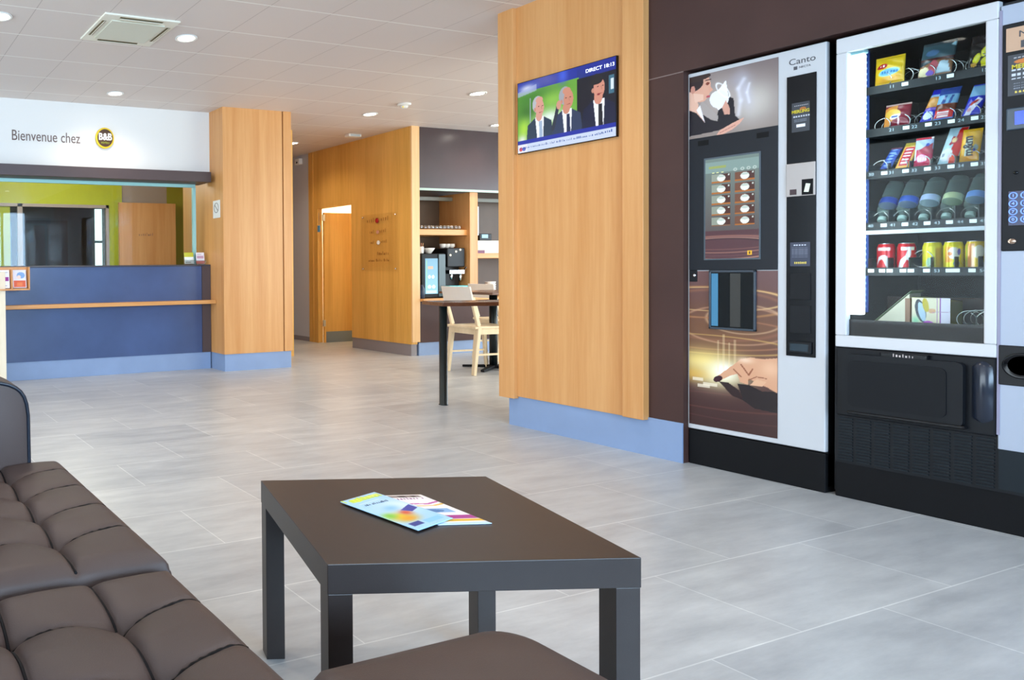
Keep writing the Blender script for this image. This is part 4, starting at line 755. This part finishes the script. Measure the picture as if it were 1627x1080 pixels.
p = Pic(70, 110); p.fill('#a9d4ee'); p.ell(.7, .55, .5, .2, '#e8f2fa', .9, soft=1.3); p.rect(.12, .95, .88, .96, '#c8dc7c', .8); p.ell(.3, .92, .15, .05, '#e4e860'); p.ell(.75, .93, .2, .03, '#e8ec80')
p.rect(.15, .75, .80, .82, '#cfe4f0'); p.ell(.3, .33, .3, .12, '#f0c820', .95, soft=1.5); p.ell(.15, .40, .15, .08, '#7cc43c', soft=1.2); p.ell(.55, .38, .15, .08, '#d8402c', .95, soft=1.5); p.poly([(.55, .45), (.95, .52), (.95, .40), (.7, .36)], '#2c3c9c'); p.ell(.35, .25, .25, .08, '#f09c1c', .9, soft=1.3); p.ell(.5, .55, .22, .09, '#8cc4e0', soft=1.2); p.rect(.1, .38, .08, .16, '#1c3c8c'); p.rect(.45, .9, .06, .14, '#8cc8ec')
oA = flat('leaflet', 'pale blue holiday leaflet on top of the coffee table pile', (1.004, 1.301, 0), (1.034, 1.102, 0), (1.120, 1.329, 0), .4265, p, 'leaflets on the coffee table')
p = Pic(60, 90); p.fill('#f4ece8'); p.rect(.1, .9, .90, .97, '#8a7c78'); p.rect(.2, .3, .9, .97, '#2c2830'); p.rect(.45, .6, .9, .97, '#2c2830'); p.rect(.72, .8, .9, .97, '#2c2830'); p.line([(.1, .62), (.4, .68), (.7, .66), (1, .74)], .03, '#c02c9c'); p.line([(.4, .6), (.75, .6), (1, .66)], .03, '#f0bc30'); p.rect(.25, .85, .36, .50, '#8cb4dc'); p.ell(.5, .43, .2, .05, '#4c7cb0'); p.rect(0, 1, .16, .28, '#a82c88'); p.rect(.2, 1, .08, .15, '#e8b42c'); p.rect(0, 1, 0, .05, '#bfd8ec')
oB = flat('leaflet', 'white leaflet with a purple strip lying under the pale blue one', (1.105, 1.316, 0), (1.100, 1.118, 0), (1.211, 1.283, 0), .4232, p, 'leaflets on the coffee table')
def deskUV(a): return (Vector((math.cos(a), math.sin(a), 0)), Vector((-math.sin(a), math.cos(a), 0)))
strokes('lettering', [1, 8], .020, (1.063, 1.297, .4268), deskUV(.14), mat('lime_lettering', '#dce848', .4), oA)
strokes('lettering', [3, 8], .010, (1.070, 1.262, .4268), deskUV(.14), mat('navy_lettering', '#24406c', .4), oA)
strokes('lettering', [9, 1], .012, (1.160, 1.268, .4236), deskUV(-.25), mat('mauve_lettering', '#a05c94', .4), oB)

# ================================================================ SOFA
LEA = mat('brown_leather', '#4c3d38', .5, spec=.4, noise=.08, nscale=6, bump=.22, bscale=700)
LEAD = mat('piping_leather', '#1d2430', .3)
sofa = thing('leather_sofa', 'dark brown leather sofa with button-tufted seat cushions', 'sofa', (.1, 1.3, 0))
obj('base', MB().box(-.28, .47, .50, 2.10, .07, .27), mat('sofa_base_dark', '#231d1e', .5), sofa, .012)
for x, y in ((-.22, .56), (.40, .56), (-.22, 2.0), (.40, 2.0)): obj('leg', MB().lathe((x, y, 0), [(.018, 0), (.02, .003), (.02, .075)], 16), CHROME, sofa)
obj('backrest', MB().rbox(-.42, -.26, .50, 2.12, .08, .70, .04), LEA, sofa, .03, 4)
def cushion(nm, x0, x1, y0, y1, zt, zb, xc, yc, label=None, bulge=.012):
    nx, ny = 250, 200; X, Y = np.meshgrid(np.linspace(0, 1, nx), np.linspace(0, 1, ny)); s = X*(x1-x0); r = Y*(y1-y0); x = x0+s; y = y0+r
    e = np.minimum.reduce([x-x0, x1-x, y-y0, y1-y]); R = .045
    k = np.clip(1-e/R, 0, 1); edge = R*(1-np.sqrt(1-k*k))*.75
    z = zt-edge; X0 = x; Y0 = y
    dx = np.min([np.abs(x-c) for c in xc], 0); dy = np.min([np.abs(y-c-.012*np.sin((x-x0)*18)) for c in yc], 0)
    fade = np.clip(e/.03, 0, 1)
    px = np.gradient(x, axis=1)[0, 0]
    cellx = np.abs(np.sin(PI*(x-xc[0])/abs(xc[1]-xc[0]))); celly = np.abs(np.sin(PI*(y-yc[0])/abs(yc[1]-yc[0])))
    # cross creases fade half way across a cell, long ones run through
    across = .35+.65*np.exp(-(dx/.05)**2)
    z = z-fade*(.016*np.exp(-(dx/.006))+.014*across*np.exp(-(dy/.005)))-fade*.024*np.exp(-(np.hypot(dx, dy)/.036)**1.2)+.006*np.sqrt(cellx*celly+1e-9)*fade
    vs = np.stack([x, y, z], -1).reshape(-1, 3).tolist(); idx = np.arange(nx*ny).reshape(ny, nx)
    fs = np.stack([idx[:-1, :-1], idx[:-1, 1:], idx[1:, 1:], idx[1:, :-1]], -1).reshape(-1, 4).tolist()
    ed = np.concatenate([idx[0, :], idx[1:, -1], idx[-1, -2::-1], idx[-2:0:-1, 0]]).tolist(); n0 = len(vs); n = len(ed); cx, cy = (x0+x1)/2, (y0+y1)/2
    lay = []
    for zz, o_ in ((zt-.05, 0.004), (zt-.08, .006), (zb+.02, .004), (zb, -.01)):
        base = len(vs); lay.append(base)
        for i in ed:
            vx, vy, vz = vs[i]; ox = o_ if vx > cx else -o_; oy = o_ if vy > cy else -o_
            vs.append((vx+(ox if vx in (x0, x1) or abs(vx-x0) < 1e-6 or abs(vx-x1) < 1e-6 else 0), vy+(oy if abs(vy-y0) < 1e-6 or abs(vy-y1) < 1e-6 else 0), zz))
    prev = ed
    for b0 in lay:
        cur = [b0+i for i in range(n)]
        for i in range(n): j = (i+1) % n; fs.append((prev[i], cur[i], cur[j], prev[j]))
        prev = cur
    fs.append(tuple(reversed(prev)))
    m = MB(); m.add(vs, fs, True); m.sm[-1] = False; c = obj(nm, m, LEA, sofa)
    q = .004
    obj('piping', MB().tube([(x0-q, y0-q, zt-.05), (x1+q, y0-q, zt-.05), (x1+q, y1+q, zt-.05), (x0-q, y1+q, zt-.05)], .0042, 8, True), LEAD, c)
    def zat(a, b): return float(z[int(np.clip(round((b-y0)/(y1-y0)*(ny-1)), 0, ny-1)), int(np.clip(round((a-x0)/(x1-x0)*(nx-1)), 0, nx-1))])
    crease_shade = MB(); CREASE_SHADE = mat('crease_shade_black', '#0d0c0f', .6, spec=.2)  # near-black tubes laid along the creases, painting in the fold shade
    for X_ in xc:
        crease_shade.tube([(X_, b, zat(X_, b)+.001) for b in np.linspace(y0+.012, y1-.012, 90)], .0034, 6)
    for Y_ in yc:
        if not y0+.02 < Y_ < y1-.02: continue
        for a0, a1 in [(c_, c_+.62*abs(xc[0]-xc[1])) for c_ in xc[1:]]+[(xc[0], x1-.012)]:
            P_ = []
            for a in np.linspace(a0, a1, 30):
                q_ = a-x0; b = Y_+.012*math.sin(q_*18); P_.append((a, b, zat(a, b)+.0008-.003*(abs(a-a0)/abs(a1-a0))**2))
            crease_shade.tube(P_, .0030, 6)
    obj('crease_shade', crease_shade, CREASE_SHADE, c)
    for X_ in xc:
        for Y_ in yc:
            if x0+.02 < X_ < x1-.02 and y0+.02 < Y_ < y1-.02: obj('button', MB().lathe((X_, Y_, zt-.034), [(.007, 0), (.0065, .003), (0, .0045)], 12), LEA, c)
    return c
cushion('seat_cushion', -.24, .548, .56, 1.200, .398, .27, [.384, .214, .044, -.126], [1.052, .897, .742, .59])
cushion('seat_cushion', -.24, .552, 1.214, 1.955, .411, .27, [.370, .20, .03, -.14], [1.381, 1.536, 1.69, 1.845])
# arm at the far end
t_arm = MB(); nu = 40; prof = []
for k in range(nu):
    a = 2*PI*k/nu; ca, sa = math.cos(a), math.sin(a); ex = .28
    prof.append((abs(ca)**ex*(1 if ca > 0 else -1), abs(sa)**ex*(1 if sa > 0 else -1)))
ys = [(1.935, .90), (1.938, .96), (1.95, 1.0), (2.08, 1.0), (2.10, .96), (2.105, .88)]; vs = []
for y, sc in ys:
    for a, b in prof: vs.append((.075+.382*a*(1-(1-sc)*.25), y, .395+.255*b*(1-(1-sc)*.4)))
fs = [(k*nu+i, k*nu+(i+1) % nu, (k+1)*nu+(i+1) % nu, (k+1)*nu+i) for k in range(len(ys)-1) for i in range(nu)]+[tuple(range(nu-1, -1, -1)), tuple((len(ys)-1)*nu+i for i in range(nu))]
arm = obj('armrest', MB().add(vs, fs, True), LEA, sofa)
obj('piping', MB().tube([(.075+.378*a, 1.936, .395+.251*b) for a, b in prof], .0055, 8, True), LEAD, arm)
# second seat in front
ot = thing('leather_ottoman', 'smooth brown leather ottoman corner below the coffee table at the bottom edge', 'ottoman', (.74, .5, 0))
m = MB(); nn = 44; x0, x1, y0, y1, R = .572, .938, .16, .822, .055
out = []
for cx, cy, a0 in ((x1-R, y1-R, 0), (x0+.02, y1-.02, PI/2), (x0+.02, y0+.02, PI), (x1-R, y0+R, 3*PI/2)):
    r = R if cx > .7 else .02
    for k in range(9): a = a0+PI/2*k/8; out.append((cx+r*math.cos(a), cy+r*math.sin(a)))
n = len(out); vs = []; lay = []
cxm, cym = (x0+x1)/2, (y0+y1)/2
for z, sc in ((.10, .985), (.12, 1.0), (.355, 1.0), (.378, .992), (.392, .965), (.399, .90), (.405, .7), (.409, .35)):
    lay.append(len(vs)); vs += [(cxm+(x-cxm)*sc, cym+(y-cym)*sc, z) for x, y in out]
vs.append((cxm, cym, .41)); fs = [tuple(range(n-1, -1, -1))]
for a, b in zip(lay[:-1], lay[1:]): fs += [(a+i, a+(i+1) % n, b+(i+1) % n, b+i) for i in range(n)]
fs += [(lay[-1]+i, lay[-1]+(i+1) % n, len(vs)-1) for i in range(n)]
obj('cushion', m.add(vs, fs, True), LEA, ot)
for x, y in ((.62, .21), (.88, .21), (.62, .76), (.88, .76)): obj('leg', MB().lathe((x, y, 0), [(.018, 0), (.018, .105)], 14), CHROME, ot)

# ================================================================ DINING CORNER
t = thing('high_table', 'dark wooden table with one slim black leg left of the television pillar', 'table', (4.1, 3.8, 0))
al = math.radians(-20); ux, uy = Vector((math.cos(al), math.sin(al), 0)), Vector((-math.sin(al), math.cos(al), 0)); P0 = Vector((3.755, 3.775, .692))
obj('tabletop', MB().obox(P0+ux*.42+uy*.15, ux*.42, uy*.16, (0, 0, .013)), W_TABLE, t, .002)
TLG = mat('black_green_metal', '#101c1e', .35, .3)
obj('leg', MB().lathe((3.80, 3.81, 0), [(.030, 0), (.030, .004), (.026, .006), (.026, .68)], 24), TLG, t)
q = P0+ux*.78+uy*.1; obj('leg', MB().lathe((q.x, q.y, 0), [(.030, 0), (.026, .006), (.026, .68)], 24), TLG, t)
t = thing('pedestal_table', 'small dark table on a black pedestal with a cross foot between the pale chairs', 'table', (5.55, 4.96, 0))
obj('tabletop', MB().box(5.2, 5.9, 4.66, 5.26, .70, .722), W_TABLE, t, .003)
obj('pole', MB().lathe((5.54, 4.96, 0), [(.034, .02), (.034, .70)], 20), TLG, t)
for a in (.4, .4+PI/2, .4+PI, .4-PI/2): obj('foot', MB().bar((5.54, 4.96, .03), (5.54+.27*math.cos(a), 4.96+.27*math.sin(a), .012), .05, .03, side=(-math.sin(a), math.cos(a), 0), w2=.03), BLACKM, t)
def chair(ox, oy, ang, label):
    t = thing('wooden_chair', label, 'chair', (ox, oy, 0), 'pale wooden chairs by the kitchen')
    f = Vector((math.cos(ang), math.sin(ang), 0)); l = Vector((-math.sin(ang), math.cos(ang), 0)); o = Vector((ox, oy, 0)); Wd, D = .32, .36
    Z = lambda p, z: Vector((p.x, p.y, z))
    for s in (0, 1):
        r = o+l*Wd*s
        obj('rear_leg', MB().bar(Z(r-f*.03, 0), Z(r+f*.02, .43), .028, .034, side=f, w2=.036).bar(Z(r+f*.02, .43), Z(r-f*.075, .76), .034, .026, side=f, w2=.024), W_BIRCH, t, .004)
        obj('front_leg', MB().bar(Z(r+f*(D+.03), 0), Z(r+f*D, .40), .024, side=f, w2=.034), W_BIRCH, t, .004)
    obj('seat', MB().obox(Z(o+l*Wd/2+f*D/2, .415), f*(D/2+.03), l*(Wd/2+.02), (0, 0, .012)), W_BIRCH, t, .008)
    obj('seat_frame', MB().obox(Z(o+f*D/2, .38), f*D/2, l*.009, (0, 0, .024)).obox(Z(o+f*D/2+l*Wd, .38), f*D/2, l*.009, (0, 0, .024)).obox(Z(o+l*Wd/2+f*D, .38), f*.009, l*Wd/2, (0, 0, .024)).obox(Z(o+l*Wd/2, .38), f*.009, l*Wd/2, (0, 0, .024)), W_BIRCH, t)
    b = MB(); vs = []; N = 10
    for z, back in ((.635, .055), (.70, .068), (.775, .086)):
        for k in range(N+1):
            u = k/N; bow = .022*math.sin(PI*u); p = o+l*(Wd*u*1.12-.02)-f*(back+bow-.012); vs.append(Z(p, z)); vs.append(Z(p-f*.014, z))
    n2 = 2*(N+1); fs = []
    for r_ in range(2):
        for k in range(N):
            a = r_*n2+2*k; fs += [(a, a+n2, a+n2+2, a+2), (a+1, a+3, a+n2+3, a+n2+1)]
    for k in range(N): fs += [(2*k, 2*k+2, 2*k+3, 2*k+1), (2*n2+2*k, 2*n2+2*k+1, 2*n2+2*k+3, 2*n2+2*k+2)]
    for r_ in range(2): a = r_*n2; fs += [(a, a+1, a+n2+1, a+n2), (a+2*N, a+n2+2*N, a+n2+2*N+1, a+2*N+1)]
    obj('backrest', b.add(vs, fs, False), mat('white_wash_birch', '#f1e8dc', .45), t, .003)
    obj('stretcher', MB().bar(Z(o+f*.0, .18), Z(o+f*(D+.01), .18), .016, side=l).bar(Z(o+l*Wd, .18), Z(o+l*Wd+f*(D+.01), .18), .016, side=l), W_BIRCH, t)
chair(5.09, 4.73, -.10, 'pale wooden chair, nearer and left of the two behind the dark table')
chair(6.03, 5.33, -.14, 'pale wooden chair, farther right one beside the kitchen counter')

# ================================================================ KITCHEN RECESS
t = thing('kitchen_counter', 'brown fronted kitchen counter with a light wood top in the recess', 'counter', (6.8, 6.2, 0))
obj('worktop', MB().box(5.705, 9.28, 5.985, 6.49, .585, .612), W_X, t, .003)
obj('front', MB().box(5.705, 9.28, 6.045, 6.49, .14, .585), BROWN, t)
obj('plinth', MB().box(5.705, 9.28, 6.055, 6.49, 0, .14), GREYBASE, t)
t = thing('kitchen_shelving', 'oak shelving with an upright divider above the kitchen counter', 'shelving', (6.4, 6.3, .612))
obj('divider', MB().box(6.43, 6.545, 6.06, 6.5, .612, 1.775), W_PILLAR, t, .002)
obj('shelf', MB().box(5.705, 6.43, 6.10, 6.5, 1.30, 1.362), W_X, t, .002)
obj('shelf', MB().box(6.545, 9.28, 6.10, 6.5, 1.045, 1.10), W_X, t, .002)
obj('top_rail', MB().box(5.705, 6.43, 6.30, 6.34, 1.70, 1.74).box(6.545, 9.28, 6.30, 6.34, 1.70, 1.74), mat('dim_grey_rail', '#77776e', .4), t)
# glasses on the upper shelf
GL = glassmat('tumbler_glass', (.86, .86, .84), .6, .05)
gp = MB().lathe((5.76, 6.14, 1.362), [(.021, 0), (.0225, .02), (.024, .045), (.0225, .045), (.020, .004), (0, .004)], 14)
g0 = tag(obj('drinking_glass', gp, GL), 'upturned clear glass in the crowded rows on the upper kitchen shelf', 'glass', 'glasses on the upper kitchen shelf')
for r_ in range(3):
    for k in range(12):
        if r_ == 0 and k == 0: continue
        g_ = g0.copy(); COL.objects.link(g_); g_.location = (k*.054+(.027 if r_ % 2 else 0), r_*.056, 0)
# capsule / hot drinks dispenser
t = thing('coffee_dispenser', 'black coffee dispenser with a pale blue lit door on the counter', 'coffee machine', (5.92, 6.2, .612))
obj('body', MB().box(5.79, 6.12, 6.10, 6.42, .612, 1.10), CHAR, t, .012)
p = Pic(40, 90, .45, 1.0); p.grad('#7fc0dc', '#5f9cb8'); p.rect(.03, .08, .05, .95, '#8fd070', .5); p.rect(.10, .28, .70, .78, '#d8a478'); p.ell(.15, .48, .05, .05, '#e4f4ee'); p.ell(.28, .48, .05, .05, '#e4f4ee'); p.ell(.15, .2, .06, .05, '#f4f8fa'); p.ell(.3, .2, .06, .05, '#f4f8fa'); p.rect(.03, .4, .02, .10, '#c4e4f2')
painted('lit_door', p, (5.835, 6.097, .66), Vector((.175/.45, 0, 0)), Vector((0, 0, .385)), vcol('lit_menu'), t)
obj('side_panel', MB().box(6.02, 6.11, 6.09, 6.10, .63, 1.09), mat('slate_side', '#4a5c62', .3), t)
t = thing('espresso_machine', 'black espresso machine with chrome spouts beside the dispenser', 'coffee machine', (6.28, 6.25, .612))
obj('body', MB().box(6.15, 6.40, 6.18, 6.44, .70, 1.16).box(6.15, 6.40, 6.10, 6.20, .95, 1.16).box(6.14, 6.41, 6.10, 6.44, .612, .66), BLACK, t, .01)
for x, z in ((6.19, 1.08), (6.27, 1.12), (6.33, 1.14)): obj('button', MB().lathe((x, 6.10, z), [(.011, 0), (.010, .006), (0, .008)], 12, (0, -1, 0)), mat('lit_button', '#f2e8c8', .3, emit='#f4e8c4', es=1.), t)
obj('spout', MB().box(6.17, 6.38, 6.09, 6.16, .875, .915).lathe((6.22, 6.12, .81), [(.012, 0), (.018, .07)], 14).lathe((6.35, 6.12, .79), [(.010, 0), (.018, .09)], 14), CHROME, t)
obj('handle', MB().bar((6.38, 6.12, .88), (6.40, 6.08, .95), .014), CHROME, t)
tag(box('napkin_box', (6.10, 6.36, 6.02, 6.09, .613, .745), mat('turquoise_box_card', '#5cc0cc', .4), None, .006), 'small turquoise box on the counter in front of the espresso machine', 'box')
WC = mat('white_china', '#f0efec', .25)
for i, (x, l) in enumerate(((6.20, 'leftmost'), (6.265, 'middle'), (6.33, 'rightmost'))):
    t = thing('cup', 'small white cup on top of the espresso machine, %s of three' % l, 'cup', (x, 6.22, 1.16), 'white cups on the espresso machine')
    obj('bowl', MB().lathe((x, 6.22, 1.16), [(.018, 0), (.03, .02), (.034, .05), (.031, .05), (.027, .022), (0, .006)], 18), WC, t)
    obj('handle', MB().tube([(x+.033, 6.22, 1.20), (x+.046, 6.22, 1.195), (x+.046, 6.22, 1.18), (x+.03, 6.22, 1.175)], .003, 6), WC, t)
tag(obj('mug', MB().lathe((5.825, 6.15, 1.10), [(.026, 0), (.03, .01), (.032, .075), (.029, .075), (.026, .012), (0, .01)], 20), WC), 'tall white mug holding stirrers on the dispenser', 'mug')
for i, (dx, c) in enumerate(((-.012, '#d89058'), (.0, '#c87848'), (.012, '#e0a870'))):
    tag(obj('stirrer', MB().bar((5.825+dx, 6.15, 1.112), (5.825+dx*2.2, 6.14, 1.215), .006, .003), mat('stirrer_%d' % i, c, .5)), 'thin wooden stirrer standing in the white mug', 'stirrer', 'stirrers in the mug')
tag(obj('bowl', MB().lathe((5.96, 6.18, 1.10), [(.025, 0), (.03, .004), (.06, .045), (.066, .06), (.062, .06), (.055, .042), (0, .012)], 24), WC), 'wide white china bowl on top of the dispenser', 'bowl')
p = Pic(20, 40); p.fill('#d8d8ec'); p.ell(.5, .55, .3, .1, '#d89048'); p.rect(0, 1, .3, .4, '#bcb8d8')
tag(painted('notice_card', p, (5.708, 6.16, .78), (.075, -.02, 0), (0, 0, .51), vcol('printed_paper'), thick=.003), 'tall pale notice card standing left of the dispenser', 'notice')
tag(obj('carafe', MB().lathe((5.748, 6.06, .612), [(.03, 0), (.034, .01), (.034, .10), (.02, .13), (.018, .15)], 18), mat('navy_flask', '#1c2a44', .25)), 'dark blue flask at the left end of the counter', 'flask')
# right bay
tag(box('storage_box', (6.60, 6.98, 6.14, 6.42, 1.10, 1.245), mat('white_card', '#dcd8d0', .5), None, .004), 'white storage box on the right-hand kitchen shelf', 'box')
t = thing('kitchen_radio', 'small black radio with a pale blue dial on the white storage box', 'radio', (6.76, 6.25, 1.245))
obj('body', MB().box(6.68, 6.86, 6.16, 6.28, 1.245, 1.325), BLACK, t, .006); obj('dial', MB().box(6.71, 6.80, 6.156, 6.16, 1.275, 1.315), mat('dial_blue', '#7fb0c8', .3, emit='#7fb0c8', es=.3), t)
tag(obj('napkin_pack', MB().box(6.555, 6.70, 6.11, 6.138, 1.10, 1.135), mat('purple_pack', '#6c2048', .4)), 'flat purple packet at the front of the right-hand shelf', 'packet')
tag(obj('napkin_pack', MB().box(6.56, 6.66, 6.11, 6.138, 1.135, 1.19), mat('pale_green_pack', '#d4e0b8', .4)), 'pale green packet stacked on the purple one', 'packet')
tag(box('notice_card', (6.548, 6.575, 6.075, 6.078, 1.30, 1.62), mat('white_card2', '#dcdce8', .5)), 'narrow white card fixed high in the right-hand bay', 'notice')
for x, y, z, r, l in ((6.72, 6.22, .612, .055, 'lower left white bowl stack on the counter in the right-hand bay'), (6.88, 6.2, .612, .06, 'taller white bowl stack nearest the pillar on the counter')):
    t = thing('bowl_stack', l, 'bowls', (x, y, z), 'stacked white bowls on the counter')
    for k in range(3 if r < .058 else 5): obj('bowl', MB().lathe((x, y, z+k*.028), [(r*.5, 0), (r*.8, .02), (r, .055), (r*.95, .055), (r*.75, .022), (0, .006)], 22), WC, t)

# acrylic sign on the wooden wall
t = thing('acrylic_sign', 'clear rectangular sign with faint lettering on the wooden wall beside the doorway', 'sign', (5.6, 6.53, 1.24))
obj('plate', MB().box(5.585, 5.589, 6.244, 6.83, .915, 1.56), glassmat('sign_acrylic', (1, 1, 1), .1, fk=.1), t)
for y, z in ((6.27, .94), (6.80, .94), (6.27, 1.535), (6.80, 1.535)): obj('stud', MB().lathe((5.60, y, z), [(.008, 0), (.008, .018), (0, .02)], 12, (-1, 0, 0)), CHROME, t)
SG = mat('sign_lettering', '#9a6428', .5); RDm = mat('sign_red', '#a81420', .4)
strokes('lettering', [4], .055, (5.5835, 6.66, 1.485), XN, SG, t); strokes('lettering', [4], .055, (5.5835, 6.43, 1.492), XN, SG, t); obj('red_mark', MB().lathe((5.583, 6.555, 1.485), [(.03, 0), (.02, .002)], 14, (-1, 0, 0)), RDm, t)
strokes('lettering', [3], .045, (5.5835, 6.64, 1.355), XN, SG, t); strokes('lettering', [4], .045, (5.5835, 6.46, 1.36), XN, SG, t)
strokes('lettering', [3], .04, (5.5835, 6.64, 1.235), XN, SG, t); strokes('lettering', [4], .04, (5.5835, 6.44, 1.24), XN, SG, t); obj('white_mark', MB().lathe((5.583, 6.535, 1.235), [(.026, 0), (.02, .002)], 14, (-1, 0, 0)), WC, t)
obj('pink_mark', MB().lathe((5.583, 6.545, 1.355), [(.022, 0), (.018, .002)], 14, (-1, 0, 0)), mat('sign_pink', '#d89a80', .4), t)
strokes('lettering', [7], .045, (5.5835, 6.46, 1.105), XN, SG, t)
strokes('lettering', [5, 5, 4], .035, (5.5835, 6.53, 1.03), XN, SG, t)
t = thing('door_tag', 'small blue tag hanging near the upper hinge of the doorway', 'tag', (5.59, 7.62, 1.47))
obj('tag_body', MB().box(5.580, 5.590, 7.60, 7.65, 1.415, 1.50), mat('tag_blue', '#5c94b8', .4), t, .003); obj('cord', MB().tube([(5.586, 7.625, 1.50), (5.588, 7.627, 1.66)], .002, 6), mat('cord_grey', '#8a8a86', .5), t)
# light in the room beyond the doorway
l = bpy.data.lights.new('washroom_lamp', 'POINT'); l.energy = 30; l.color = (1, .88, .66); l.shadow_soft_size = .15
o = bpy.data.objects.new('washroom_lamp', l); COL.objects.link(o); o.location = (6.5, 8.1, 2.2)
l = bpy.data.lights.new('office_lamp', 'POINT'); l.energy = 26; l.color = (1, .93, .8); l.shadow_soft_size = .3
o = bpy.data.objects.new('office_lamp', l); COL.objects.link(o); o.location = (2.3, 7.7, 2.25)
